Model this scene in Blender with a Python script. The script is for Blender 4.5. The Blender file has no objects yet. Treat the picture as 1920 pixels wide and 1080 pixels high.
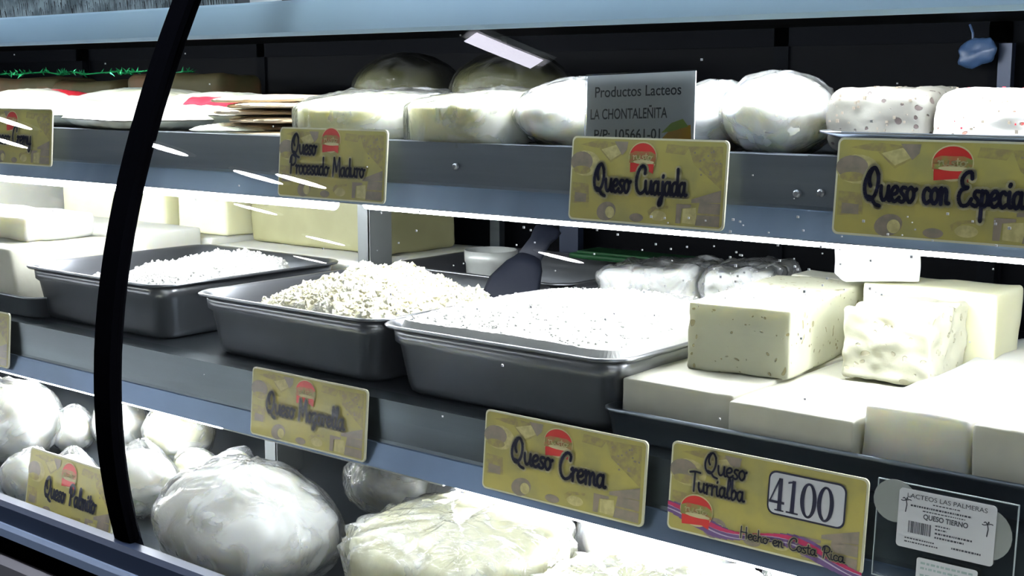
import bpy, math, random
from mathutils import Vector, Matrix, noise
random.seed(7)
R = math.radians
COL = bpy.context.scene.collection
SC = bpy.context.scene

# ------------------------------------------------------------ camera
F = 2470.0
YAW, PIT = R(39.5), R(8.75)
CAM = Vector((0, -1.02, 1.35))
cd = bpy.data.cameras.new('camera'); cam = bpy.data.objects.new('camera', cd); COL.objects.link(cam)
cam.location = CAM; cam.rotation_euler = (R(90) - PIT, 0, YAW)
cd.sensor_width = 36; cd.lens = F / 1920 * 36; cd.clip_start = .02; cd.clip_end = 50
SC.camera = cam
FW = Vector((-math.sin(YAW) * math.cos(PIT), math.cos(YAW) * math.cos(PIT), -math.sin(PIT)))
RT = Vector((math.cos(YAW), math.sin(YAW), 0)); UP = RT.cross(FW)

def ray(px, py): return FW + RT * ((px - 960) / F) - UP * ((py - 540) / F)
def atY(px, py, Y):
    r = ray(px, py); return CAM + r * ((Y - CAM.y) / r.y)

# ------------------------------------------------------------ world, exposure, light levels
w = bpy.data.worlds.new('world'); SC.world = w; w.use_nodes = True
w.node_tree.nodes['Background'].inputs[0].default_value = (.55, .72, 1, 1)
w.node_tree.nodes['Background'].inputs[1].default_value = .03
SC.view_settings.view_transform = 'Standard'; SC.view_settings.look = 'None'
SC.view_settings.exposure = -0.3; SC.view_settings.gamma = 1.0; SC.view_settings.use_curve_mapping = False
LED_TOP, LED_MID, LED_LOW = 130, 78, 105
LAMP_ROUND, FILL_TUBE, FILL_ROW = 100, 3.0, 175

# ------------------------------------------------------------ materials
def mat(name, col, rough=.5, metal=0, col2=None, nscale=8, nlo=.4, nhi=.6, bump=0, bscale=60, spec=.5,
        emit=0, aniso=None, sss=0, coat=0, alpha=1, stretch=None):
    m = bpy.data.materials.new(name); m.use_nodes = True
    nt = m.node_tree; b = nt.nodes['Principled BSDF']; L = nt.links.new
    b.inputs['Base Color'].default_value = (*col, 1)
    b.inputs['Roughness'].default_value = rough; b.inputs['Metallic'].default_value = metal
    b.inputs['Specular IOR Level'].default_value = spec
    if coat: b.inputs['Coat Weight'].default_value = coat
    if alpha < 1: b.inputs['Alpha'].default_value = alpha
    if sss:
        b.inputs['Subsurface Weight'].default_value = sss
        b.inputs['Subsurface Radius'].default_value = (1, .9, .6); b.inputs['Subsurface Scale'].default_value = .03
    tc = nt.nodes.new('ShaderNodeTexCoord'); mp = nt.nodes.new('ShaderNodeMapping')
    L(tc.outputs['Object'], mp.inputs['Vector'])
    if stretch: mp.inputs['Scale'].default_value = stretch
    n = nt.nodes.new('ShaderNodeTexNoise'); n.inputs['Scale'].default_value = nscale; n.inputs['Detail'].default_value = 4
    L(mp.outputs[0], n.inputs['Vector'])
    rp = nt.nodes.new('ShaderNodeValToRGB')
    rp.color_ramp.elements[0].position = nlo; rp.color_ramp.elements[1].position = nhi
    c2 = col2 if col2 else tuple(min(1, c * .88) for c in col)
    rp.color_ramp.elements[0].color = (*col, 1); rp.color_ramp.elements[1].color = (*c2, 1)
    L(n.outputs['Fac'], rp.inputs[0]); L(rp.outputs[0], b.inputs['Base Color'])
    if bump:
        nb = nt.nodes.new('ShaderNodeTexNoise'); nb.inputs['Scale'].default_value = bscale; nb.inputs['Detail'].default_value = 5
        L(mp.outputs[0], nb.inputs['Vector'])
        bp = nt.nodes.new('ShaderNodeBump'); bp.inputs['Strength'].default_value = bump; bp.inputs['Distance'].default_value = .002
        L(nb.outputs['Fac'], bp.inputs['Height']); L(bp.outputs[0], b.inputs['Normal'])
    if emit:
        b.inputs['Emission Color'].default_value = (*col, 1); b.inputs['Emission Strength'].default_value = emit
    return m

def pitted(name, col, dark, scale=55, thr=.14, crack=0, warp=.02):
    """curd cheese: pale body with small irregular pits"""
    m = mat(name, col, .55, bump=.25, bscale=90, sss=.12, nscale=14)
    nt = m.node_tree; L = nt.links.new; b = nt.nodes['Principled BSDF']
    base = b.inputs['Base Color'].links[0].from_socket
    tc = nt.nodes.new('ShaderNodeTexCoord')
    v = nt.nodes.new('ShaderNodeTexVoronoi'); v.inputs['Scale'].default_value = scale
    n = nt.nodes.new('ShaderNodeTexNoise'); n.inputs['Scale'].default_value = 30
    vm = nt.nodes.new('ShaderNodeVectorMath'); vm.operation = 'MULTIPLY_ADD'
    vm.inputs[1].default_value = (warp,) * 3
    L(tc.outputs['Object'], n.inputs['Vector']); L(n.outputs['Color'], vm.inputs[0]); L(tc.outputs['Object'], vm.inputs[2])
    L(vm.outputs[0], v.inputs['Vector'])
    # only some cells hold a pit
    sep = nt.nodes.new('ShaderNodeSeparateColor'); L(v.outputs['Color'], sep.inputs[0])
    gt = nt.nodes.new('ShaderNodeMath'); gt.operation = 'MULTIPLY'; L(sep.outputs[0], gt.inputs[0]); gt.inputs[1].default_value = thr * 2
    sb = nt.nodes.new('ShaderNodeMath'); sb.operation = 'SUBTRACT'; L(gt.outputs[0], sb.inputs[0]); L(v.outputs['Distance'], sb.inputs[1])
    mr = nt.nodes.new('ShaderNodeMapRange'); mr.inputs[1].default_value = 0; mr.inputs[2].default_value = .05
    L(sb.outputs[0], mr.inputs[0])
    mx = nt.nodes.new('ShaderNodeMix'); mx.data_type = 'RGBA'
    L(mr.outputs[0], mx.inputs[0]); L(base, mx.inputs[6]); mx.inputs[7].default_value = (*dark, 1)
    L(mx.outputs[2], b.inputs['Base Color'])
    b2 = nt.nodes.new('ShaderNodeBump'); b2.inputs['Strength'].default_value = .9; b2.inputs['Distance'].default_value = .003; b2.invert = True
    L(mr.outputs[0], b2.inputs['Height']); L(b.inputs['Normal'].links[0].from_socket, b2.inputs['Normal']); L(b2.outputs[0], b.inputs['Normal'])
    return m

def emission(name, col, s):
    m = bpy.data.materials.new(name); m.use_nodes = True; nt = m.node_tree; nt.nodes.clear()
    o = nt.nodes.new('ShaderNodeOutputMaterial'); e = nt.nodes.new('ShaderNodeEmission')
    e.inputs[0].default_value = (*col, 1); e.inputs[1].default_value = s; nt.links.new(e.outputs[0], o.inputs[0]); return m

def clear(name, tint=(1, 1, 1), rough=0, extra=0, haze=0, crumple=0, cscale=40, gain=1.0):
    """thin transparent sheet: Fresnel reflection over clear transmission; optional crumples and milkiness"""
    m = bpy.data.materials.new(name); m.use_nodes = True; nt = m.node_tree; nt.nodes.clear(); L = nt.links.new
    N = nt.nodes.new
    o = N('ShaderNodeOutputMaterial'); t = N('ShaderNodeBsdfTransparent'); t.inputs[0].default_value = (*tint, 1)
    g = N('ShaderNodeBsdfGlossy'); g.inputs['Roughness'].default_value = rough
    d = N('ShaderNodeBsdfDiffuse'); d.inputs[0].default_value = (.88, .9, .92, 1)
    fr = N('ShaderNodeFresnel'); fr.inputs[0].default_value = 1.5
    ad = N('ShaderNodeMath'); ad.operation = 'MULTIPLY_ADD'; ad.inputs[1].default_value = gain; ad.inputs[2].default_value = extra; ad.use_clamp = True
    L(fr.outputs[0], ad.inputs[0])
    m1 = N('ShaderNodeMixShader'); m2 = N('ShaderNodeMixShader')
    if haze:
        tc = N('ShaderNodeTexCoord'); n = N('ShaderNodeTexNoise'); n.inputs['Scale'].default_value = cscale * .6; n.inputs['Detail'].default_value = 5
        n.inputs['Distortion'].default_value = 1.2
        L(tc.outputs['Object'], n.inputs['Vector'])
        mr = N('ShaderNodeMapRange'); mr.inputs[1].default_value = .46; mr.inputs[2].default_value = .62
        mr.inputs[3].default_value = haze * .25; mr.inputs[4].default_value = haze * 1.6
        L(n.outputs['Fac'], mr.inputs[0]); L(mr.outputs[0], m1.inputs[0])
        if crumple:
            b = N('ShaderNodeBump'); b.inputs['Strength'].default_value = crumple; b.inputs['Distance'].default_value = .006
            n2 = N('ShaderNodeTexNoise'); n2.inputs['Scale'].default_value = cscale; n2.inputs['Detail'].default_value = 3; n2.inputs['Distortion'].default_value = 2
            L(tc.outputs['Object'], n2.inputs['Vector'])
            ab = N('ShaderNodeMath'); ab.operation = 'PINGPONG'; ab.inputs[1].default_value = .12
            L(n2.outputs['Fac'], ab.inputs[0]); L(ab.outputs[0], b.inputs['Height'])
            L(b.outputs[0], g.inputs['Normal']); L(b.outputs[0], fr.inputs['Normal'])
    else: m1.inputs[0].default_value = 0
    L(t.outputs[0], m1.inputs[1]); L(d.outputs[0], m1.inputs[2])
    L(ad.outputs[0], m2.inputs[0]); L(m1.outputs[0], m2.inputs[1]); L(g.outputs[0], m2.inputs[2])
    L(m2.outputs[0], o.inputs[0]); return m

M = {
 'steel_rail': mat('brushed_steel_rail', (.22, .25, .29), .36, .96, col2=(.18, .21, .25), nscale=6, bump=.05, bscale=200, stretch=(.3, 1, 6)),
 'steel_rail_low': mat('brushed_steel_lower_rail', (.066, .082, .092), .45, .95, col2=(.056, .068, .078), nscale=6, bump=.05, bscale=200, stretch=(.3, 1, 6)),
 'rail_sheen_lip': mat('blue_grey_rail_sheen', (.28, .37, .50), .35, .6, col2=(.13, .18, .26), nscale=3.5, stretch=(1, .2, .2)),  # lighter blue stands for light reflected on the rail's lower band
 'rail_sheen_lip_low': mat('dark_blue_rail_sheen', (.10, .145, .23), .4, .7, col2=(.07, .10, .15), nscale=3),  # same reflected blue, painted darker for the middle rail
 'steel_pan': mat('stainless_pan', (.34, .35, .38), .30, .85, col2=(.27, .28, .30), nscale=5, bump=.05, bscale=50),
 'steel_shelf': mat('painted_shelf_steel', (.05, .06, .07), .35, .6),
 'top_rail': mat('pale_painted_rail', (.62, .84, 1.0), .35, .25, col2=(.54, .76, .96), nscale=2.2),
 'white_plate': mat('white_bracket', (.75, .76, .74), .4),
 'post_steel': mat('grey_post_steel', (.22, .235, .24), .4, .3),
 'cheese_dim': mat('dimmed_olive_cheese', (.34, .33, .18), .5, col2=(.28, .27, .14), nscale=9),  # yellowish cheese darkened to stand for the dim back corner
 'cheese_back': mat('darkened_back_cheese', (.11, .105, .04), .6, col2=(.08, .08, .03), nscale=9, spec=.1),  # olive cheese darkened for the shade at the back of the shelf
 'dark_inside': mat('dark_case_lining', (.004, .005, .006), .5, spec=.1),
 'dark_top': mat('dark_brown_underside', (.008, .006, .005), .6, spec=.1),
 'door_frame': mat('dark_door_frame', (.003, .0035, .005), .6, 0, spec=.03),
 'door_glass': mat('dark_door_glass', (.0012, .0015, .0025), .5, 0, spec=.04),
 'rubber': mat('black_rubber_seal', (.001, .001, .0015), .9, spec=.0),
 'channel': mat('dark_blue_grey_channel', (.018, .026, .05), .35, .4),
 'channel_light': mat('blue_grey_aluminium', (.12, .15, .22), .35, .4),
 'body': mat('grey_brown_case_body', (.10, .09, .10), .5),
 'glass': clear('curved_display_glass', (.97, .985, .985), 0, .01, gain=1.05),
 'wrap': clear('clear_crumpled_wrap', (.99, .995, 1), .16, .0, haze=.22, crumple=.7, cscale=32, gain=.9),
 'wrap_milky': clear('milky_plastic_bag', (.99, .995, 1), .18, .0, haze=.26, crumple=.65, cscale=28, gain=.9),
 'film': clear('clear_plastic_film', (.97, .98, 1), .2, .0, haze=.03, crumple=.8, cscale=45),
 'acrylic': clear('clear_acrylic', (.93, .96, .97), .02, .02, gain=1.4),
 'acrylic_edge': mat('acrylic_edge', (.55, .62, .64), .2),
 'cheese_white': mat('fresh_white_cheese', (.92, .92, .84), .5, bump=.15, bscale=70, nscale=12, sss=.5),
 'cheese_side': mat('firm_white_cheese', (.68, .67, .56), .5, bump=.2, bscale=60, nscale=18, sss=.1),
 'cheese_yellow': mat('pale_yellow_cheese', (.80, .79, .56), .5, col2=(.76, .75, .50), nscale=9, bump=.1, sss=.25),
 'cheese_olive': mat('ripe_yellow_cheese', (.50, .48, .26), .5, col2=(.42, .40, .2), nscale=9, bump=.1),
 'cheese_pits': pitted('pitted_curd_cheese', (.70, .70, .53), (.40, .36, .20), 120, .17, warp=.035),
 'cheese_rough': pitted('rough_torn_cheese', (.70, .69, .54), (.58, .55, .40), 110, .20, warp=.02),
 'cheese_spice': pitted('spiced_cheese', (.19, .18, .155), (.07, .05, .045), 110, .17, warp=.014),
 'cheese_spice2': pitted('red_flecked_cheese', (.84, .82, .76), (.45, .20, .15), 110, .14, warp=.014),
 'grated': mat('grated_white_cheese', (.92, .92, .88), .6, bump=.2, bscale=120),
 'crumbs': mat('yellowish_cheese_crumbs', (.92, .87, .62), .6, col2=(.93, .91, .78), nscale=60, bump=.5, bscale=120),
 'white_bag': mat('white_plastic_pouch', (.84, .85, .76), .22, col2=(.80, .80, .60), nscale=7, bump=.25, bscale=22, coat=.3),
 'red_print': mat('red_print', (.70, .03, .05), .3),
 'grey_print': mat('grey_print', (.35, .45, .45), .35),
 'beige': mat('beige_flat_bread', (.76, .62, .42), .6, col2=(.60, .45, .28), nscale=30, bump=.4),
 'brown_pack': mat('brown_packaging', (.07, .04, .02), .6, col2=(.04, .035, .015), nscale=15, spec=.1),
 'green_glint': mat('green_glint', (.02, .35, .12), .2, .6),  # colour of the small green reflections, put into solid flecks
 'tag_card': mat('cream_tag_plastic', (.80, .78, .58), .3),
 'tag_face': mat('yellow_tag_print', (.43, .37, .10), .32, col2=(.34, .31, .11), nscale=26, nlo=.42, nhi=.62),
 'print_olive': mat('print_olive', (.36, .31, .09), .35, col2=(.27, .22, .10), nscale=150),
 'print_cream': mat('print_cream', (.60, .54, .24), .35, col2=(.45, .39, .17), nscale=120),
 'print_grey': mat('print_grey_brown', (.21, .18, .14), .35, col2=(.27, .22, .17), nscale=90),
 'ink': mat('blue_black_ink', (.006, .007, .03), .4),
 'halo': mat('pale_lettering_halo', (.46, .42, .24), .4),
 'logo_red': mat('logo_red', (.50, .025, .02), .35),
 'logo_green': mat('logo_green', (.22, .24, .06), .35, col2=(.36, .12, .05), nscale=160),
 'logo_cream': mat('logo_cream', (.62, .56, .30), .35),
 'purple': mat('ribbon_purple', (.13, .07, .20), .4),
 'ribbon_red': mat('ribbon_red', (.42, .02, .09), .4),
 'ribbon_white': mat('ribbon_white', (.55, .50, .60), .4),
 'paper': mat('white_paper', (.92, .93, .96), .5),
 'paper_dim': mat('label_paper', (.24, .26, .25), .5),
 'paper_white': mat('white_price_paper', (.72, .73, .76), .5),
 'grey_ink': mat('grey_ink', (.05, .055, .07), .5),
 'orange': mat('orange_print', (.80, .42, .02), .4), 'lime': mat('lime_print', (.45, .62, .06), .4),
 'black_plastic': mat('black_plastic', (.008, .01, .018), .55, spec=.2),
 'cup': mat('pale_cup', (.50, .52, .50), .35, .2),
 'green_lid': mat('green_plastic', (.01, .06, .02), .4, spec=.2),
 'blue_reflection': mat('pale_blue_reflection', (.04, .08, .17), .35, bump=.6, bscale=30),  # blue of a glass reflection, put into a solid shape
 'bristle': mat('grey_teal_fibre', (.16, .20, .22), .6, col2=(.40, .47, .50), nscale=40),
 'box_white': mat('white_carton', (.62, .68, .72), .6), 'box_dark': mat('dark_carton', (.04, .045, .05), .6),
 'led': None,
 'wall': mat('shop_wall_paint', (.08, .09, .11), .8), 'floor': mat('grey_floor_tile', (.06, .065, .07), .6, nscale=3),
 'ceiling': mat('dark_shop_ceiling', (.03, .033, .036), .9),
}
M['led_top'] = emission('led_diffuser_top', (.93, .97, 1), LED_TOP)
M['led_mid'] = emission('led_diffuser_middle', (.95, .98, 1), LED_MID)
M['led_low'] = emission('led_diffuser_lower', (.95, .98, 1), LED_LOW)
M['lamp_round'] = emission('downlight_diffuser', (.96, .98, 1), LAMP_ROUND)
M['fill_row'] = emission('cool_fill_row', (.80, .9, 1), FILL_ROW)
M['lamp_short'] = emission('short_tube_diffuser', (.88, .86, 1), 22)
M['fill_tube'] = emission('ambient_fill_tube', (.82, .9, 1), FILL_TUBE)

# ------------------------------------------------------------ mesh helpers
class MB:
    def __init__(s): s.v = []; s.f = []; s.m = []
    def add(s, vs, fs, mi=0):
        o = len(s.v); s.v += [tuple(p) for p in vs]; s.f += [tuple(i + o for i in f) for f in fs]; s.m += [mi] * len(fs); return s
    def box(s, x0, x1, y0, y1, z0, z1, mi=0, rot=None):
        vs = [(x, y, z) for z in (z0, z1) for y in (y0, y1) for x in (x0, x1)]
        if rot: vs = [rot @ Vector(p) for p in vs]
        return s.add(vs, [(0, 2, 3, 1), (4, 5, 7, 6), (0, 1, 5, 4), (2, 6, 7, 3), (0, 4, 6, 2), (1, 3, 7, 5)], mi)
    def loft(s, rings, cap0=True, cap1=True, mi=0, closed=True):
        n = len(rings[0]); vs = [p for r in rings for p in r]; fs = []
        for i in range(len(rings) - 1):
            for j in range(n if closed else n - 1):
                k = (j + 1) % n
                fs.append((i * n + j, i * n + k, (i + 1) * n + k, (i + 1) * n + j))
        if cap0: fs.append(tuple(range(n))[::-1])
        if cap1: fs.append(tuple((len(rings) - 1) * n + j for j in range(n)))
        return s.add(vs, fs, mi)
    def tube(s, pts, r, n=8, mi=0):
        rings = []
        for i, p in enumerate(pts):
            p = Vector(p); a = Vector(pts[max(i - 1, 0)]); b = Vector(pts[min(i + 1, len(pts) - 1)])
            t = (b - a).normalized(); u = t.orthogonal().normalized() if i == 0 else (u - t * u.dot(t)).normalized()
            v = t.cross(u); rr = r[i] if isinstance(r, (list, tuple)) else r
            rings.append([p + (u * math.cos(2 * math.pi * k / n) + v * math.sin(2 * math.pi * k / n)) * rr for k in range(n)])
        return s.loft(rings, mi=mi)
    def prism(s, poly, z0, z1, mi=0):
        return s.loft([[(x, y, z0) for x, y in poly], [(x, y, z1) for x, y in poly]], mi=mi)
    def flat(s, poly, z, mi=0): return s.add([(x, y, z) for x, y in poly], [tuple(range(len(poly)))], mi)
    def build(s, name, mats, parent=None, smooth=False):
        me = bpy.data.meshes.new(name); me.from_pydata(s.v, [], s.f)
        for m in (mats if isinstance(mats, (list, tuple)) else [mats]): me.materials.append(M[m] if isinstance(m, str) else m)
        me.polygons.foreach_set('material_index', s.m)
        if smooth: me.polygons.foreach_set('use_smooth', [True] * len(me.polygons))
        me.update()
        o = bpy.data.objects.new(name, me); COL.objects.link(o)
        if parent: o.parent = parent
        return o

def tag(o, label=None, cat=None, group=None, kind=None):
    if label: o['label'] = label
    if cat: o['category'] = cat
    if group: o['group'] = group
    if kind: o['kind'] = kind
    return o
def empty(name, loc, rot=(0, 0, 0), **k):
    o = bpy.data.objects.new(name, None); COL.objects.link(o); o.location = loc; o.rotation_euler = rot
    o.empty_display_size = .02; return tag(o, **k)

def rrect(x0, x1, y0, y1, r, n=5):
    out = []
    for cx, cy, a in ((x1 - r, y1 - r, 0), (x0 + r, y1 - r, 90), (x0 + r, y0 + r, 180), (x1 - r, y0 + r, 270)):
        for k in range(n + 1):
            t = R(a + 90 * k / n); out.append((cx + r * math.cos(t), cy + r * math.sin(t)))
    return out
def ell(cx, cy, rx, ry, n=20, a0=0, a1=360, rot=0):
    out = []
    full = (a1 - a0) == 360
    for k in range(n if full else n + 1):
        t = R(a0 + (a1 - a0) * k / n); x, y = rx * math.cos(t), ry * math.sin(t)
        out.append((cx + x * math.cos(rot) - y * math.sin(rot), cy + x * math.sin(rot) + y * math.cos(rot)))
    return out

def fbm(p, f, seed=0, oct=3):
    v = 0; a = 1
    for i in range(oct):
        v += a * noise.noise(Vector(p) * f + Vector((seed * 7.3, seed * 3.1, i * 11.0))); f *= 2.1; a *= .5
    return v

def rounded_box(hx, hy, hz, r, n=9, amp=.001, freq=18, seed=0, shear=(0, 0), taper=0):
    """rounded, slightly uneven block centred on the origin"""
    def axis(h):
        a = [-h, -h + r * .35, -h + r * .8]; b = [-x for x in a[::-1]]
        return a + [-(h - r) + 2 * (h - r) * (i + .5) / n for i in range(n)] + b
    ax, ay, az = axis(hx), axis(hy), axis(hz); idx = {}; mb = MB(); vs = []; fs = []
    def vid(q):
        k = tuple(round(c, 6) for c in q)
        if k in idx: return idx[k]
        c = Vector((max(-(hx - r), min(hx - r, q[0])), max(-(hy - r), min(hy - r, q[1])), max(-(hz - r), min(hz - r, q[2]))))
        d = Vector(q) - c; nrm = d.normalized() if d.length > 1e-9 else Vector((0, 0, 1)); p = c + nrm * r
        p = p + nrm * amp * fbm(p, freq, seed)
        s = 1 - taper * (p.z / hz)
        p = Vector((p.x * s + shear[0] * p.z, p.y * s + shear[1] * p.z, p.z))
        idx[k] = len(vs); vs.append(p); return idx[k]
    for A, B, C, mk, ha in ((ay, az, hx, lambda a, b, c: (c, a, b), 0), (az, ax, hy, lambda a, b, c: (b, c, a), 0), (ax, ay, hz, lambda a, b, c: (a, b, c), 0)):
        for sgn in (-1, 1):
            for i in range(len(A) - 1):
                for j in range(len(B) - 1):
                    q = [vid(mk(A[i + di], B[j + dj], sgn * C)) for di, dj in ((0, 0), (1, 0), (1, 1), (0, 1))]
                    fs.append(q if sgn > 0 else q[::-1])
    mb.add(vs, fs); return mb

def disc_shape(rx, ry, h, e=2.0, edge=.3, nu=40, amp=.001, freq=15, seed=0, scale=1, dome=.15, ridge=0):
    """cheese wheel shape, base at z=0; e = plan squareness; ridge = crumple size"""
    prof = [(0, 0)]
    for k in range(3): prof.append(((k + 1) / 3 * (1 - edge * .4), 0))
    for k in range(1, 5):
        t = k / 4 * math.pi / 2; prof.append((1 - edge * .4 + edge * .4 * math.sin(t), edge * .4 * (1 - math.cos(t))))
    prof += [(1, .5), ]
    for k in range(0, 6):
        t = k / 5 * math.pi / 2; prof.append((1 - edge * (1 - math.cos(t)), 1 - dome - edge * (1 - math.sin(t)) + 0))
    for k in range(1, 6):
        q = 1 - k / 6; prof.append(((1 - edge) * q, 1 - dome + dome * (1 - q * q)))
    rings = []
    for (pr, pz) in prof[1:]:
        ring = []
        for j in range(nu):
            t = 2 * math.pi * j / nu; c, s_ = math.cos(t), math.sin(t)
            k = (abs(c) ** e + abs(s_) ** e) ** (-1 / e)
            p = Vector((rx * pr * k * c * scale, ry * pr * k * s_ * scale, h * pz * (1 + (scale - 1) * .6)))
            d = amp * fbm(p, freq, seed)
            if ridge: d += ridge * (1 - abs(fbm(p, 28, seed + 5, 2)) * 2.2) + ridge * 1.1 * (.4 - abs(math.sin(7 * t + 3 * noise.noise(p * 30)))) * (1 if pr > .7 else .3)
            nn = Vector((c * pr, s_ * pr, (pz - .45) * 1.2)).normalized()
            p += nn * d; p.z = max(p.z, 0); ring.append(p)
        rings.append(ring)
    return MB().loft(rings)

def ball_shape(rx, ry, rz, nu=30, nv=18, amp=.05, freq=20, seed=0, ridge=0, knot=0, fold=0):
    rings = []; r0 = (rx + ry + rz) / 3
    for i in range(1, nv):
        t = math.pi * i / nv; ring = []
        for j in range(nu):
            a = 2 * math.pi * j / nu
            d = Vector((math.sin(t) * math.cos(a), math.sin(t) * math.sin(a), -math.cos(t)))
            p = Vector((d.x * rx, d.y * ry, d.z * rz)); q = 1 + amp * fbm(p, freq, seed)
            if ridge: q += ridge * (.6 - abs(fbm(p, 30, seed + 3, 2)))
            if fold: q += fold * (.25 - abs(math.sin(5.5 * a + 2.5 * noise.noise(d * 2.3 + Vector((seed, 0, 0))) + seed))) * (abs(d.z) ** 1.5 * .8 + .25) * (.5 + noise.noise(d * 3 + Vector((0, seed, 0))))
            if knot and i > nv * .82: q += knot * ((i / nv - .82) / .18)
            ring.append(p * q)
        rings.append(ring)
    return MB().loft(rings)

# ------------------------------------------------------------ monoline script lettering
GL = {
 'Q': (1.25, [[(1.0, 1.75), (.72, 2.2), (.35, 1.95), (.08, 1.2), (.12, .45), (.45, .02), (.82, .35), (1.0, 1.1), (.95, 1.8), (.68, 2.22), (.42, 1.8), (.36, 1.3), (.48, .95)], [(.3, .25), (.6, .15), (.85, -.22), (1.2, -.35)]]),
 'u': (.72, [[(0, 1), (.02, .4), (.18, .05), (.4, .2), (.5, .6), (.52, 1)], [(.52, 1), (.52, .3), (.62, .05), (.74, .1)]]),
 'e': (.58, [[(.04, .45), (.36, .55), (.48, .82), (.3, 1.02), (.08, .8), (.02, .4), (.2, .03), (.42, .08), (.6, .3)]]),
 's': (.52, [[(0, .1), (.25, 0), (.42, .2), (.33, .45), (.13, .65), (.2, .95), (.44, .95)]]),
 'o': (.60, [[(.28, 1), (.05, .75), (.05, .3), (.26, 0), (.48, .3), (.48, .75), (.28, 1)], [(.4, .9), (.55, .8), (.66, .9)]]),
 'a': (.70, [[(.46, .9), (.25, 1), (.05, .75), (.04, .3), (.22, 0), (.42, .25), (.5, .75), (.5, 1)], [(.5, 1), (.5, .3), (.6, .04), (.72, .1)]]),
 'c': (.52, [[(.42, .85), (.25, 1), (.05, .75), (.05, .3), (.24, 0), (.5, .2)]]),
 'C': (.98, [[(.85, 1.6), (.88, 2.0), (.6, 2.2), (.25, 1.8), (.06, 1.0), (.18, .3), (.5, .0), (.85, .2), (1, .5)]]),
 'r': (.50, [[(0, .9), (.12, 1.0), (.14, .5), (.14, 0)], [(.14, .6), (.3, .93), (.48, .92)]]),
 'm': (.98, [[(0, .9), (.1, 1), (.12, 0)], [(.12, .6), (.28, 1), (.42, .8), (.44, 0)], [(.44, .6), (.62, 1), (.76, .8), (.78, .15), (.95, .08)]]),
 'n': (.68, [[(0, .9), (.1, 1), (.12, 0)], [(.12, .6), (.3, 1), (.45, .8), (.46, .15), (.65, .08)]]),
 'M': (1.15, [[(.08, 0), (.14, 1.0), (.2, 2.1)], [(.2, 2.1), (.42, 1.2), (.55, .5)], [(.55, .5), (.72, 1.3), (.92, 2.1)], [(.92, 2.1), (.98, .9), (1.05, 0)]]),
 'z': (.58, [[(.02, .95), (.45, .97), (.1, .1), (.4, .05), (.3, -.5), (.12, -.6), (.2, -.2), (.58, .2)]]),
 'l': (.42, [[(.02, .4), (.3, 1.4), (.28, 2.0), (.14, 1.9), (.1, .5), (.22, .02), (.42, .15)]]),
 'h': (.68, [[(.1, 2.05), (.12, 0)], [(.12, .6), (.3, 1), (.45, .8), (.46, .15), (.65, .08)]]),
 'b': (.62, [[(.1, 2.05), (.1, .2), (.28, 0), (.48, .3), (.48, .75), (.3, 1), (.12, .7)], [(.45, .85), (.62, .8)]]),
 'i': (.36, [[(.1, 1), (.1, .3), (.2, .04), (.36, .12)], [(.1, 1.38), (.14, 1.5)]]),
 'j': (.40, [[(.22, 1), (.22, 0), (.15, -.7), (-.05, -.8), (.02, -.4), (.42, .15)], [(.22, 1.38), (.25, 1.5)]]),
 'd': (.68, [[(.45, .9), (.25, 1), (.05, .75), (.04, .3), (.22, 0), (.42, .25), (.5, .75), (.5, 2.05)], [(.5, 1), (.5, .3), (.6, .04), (.7, .1)]]),
 't': (.42, [[(.15, 1.6), (.15, .3), (.28, .02), (.42, .12)], [(-.02, 1.1), (.38, 1.12)]]),
 'p': (.64, [[(.1, 1), (.1, -.95)], [(.1, .7), (.28, 1), (.48, .75), (.46, .25), (.26, 0), (.1, .2)], [(.44, .15), (.64, .15)]]),
 'P': (.92, [[(.3, 1.9), (.26, 1), (.2, 0)], [(.05, 1.3), (.15, 1.95), (.5, 2.2), (.85, 1.9), (.8, 1.3), (.5, 1.0), (.25, 1.05)]]),
 'E': (.95, [[(.85, 1.75), (.78, 2.15), (.45, 2.1), (.2, 1.7), (.3, 1.25), (.6, 1.15), (.2, 1.0), (.05, .5), (.25, .02), (.65, .05), (.9, .45)]]),
 'T': (.85, [[(-.1, 1.95), (.4, 2.08), (.95, 2.05)], [(.42, 2.05), (.4, 1.0), (.38, 0)]]),
 'H': (1.0, [[(.15, 2.1), (.12, 0)], [(.75, 2.1), (.8, 0)], [(.1, 1.1), (.85, 1.15)]]),
 'y': (.66, [[(.02, 1), (.06, .3), (.25, .05), (.45, .3), (.5, 1)], [(.5, 1), (.46, -.4), (.25, -.8), (.1, -.5), (.6, .15)]]),
 'R': (.95, [[(.3, 1.9), (.26, 1), (.2, 0)], [(.05, 1.3), (.15, 1.95), (.5, 2.2), (.85, 1.9), (.8, 1.3), (.5, 1.0), (.25, 1.05)], [(.45, 1.0), (.7, .4), (.95, .0)]]),
 ' ': (.55, []),
}
def smooth_pts(p, n=5):
    if len(p) < 3: return p
    q = [p[0]] + list(p) + [p[-1]]; out = []
    for i in range(1, len(q) - 2):
        a, b, c, d = q[i - 1], q[i], q[i + 1], q[i + 2]
        for k in range(n):
            t = k / n
            out.append(tuple(.5 * (2 * b[j] + (c[j] - a[j]) * t + (2 * a[j] - 5 * b[j] + 4 * c[j] - d[j]) * t * t + (3 * b[j] - a[j] - 3 * c[j] + d[j]) * t ** 3) for j in (0, 1)))
    out.append(p[-1]); return out
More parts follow.
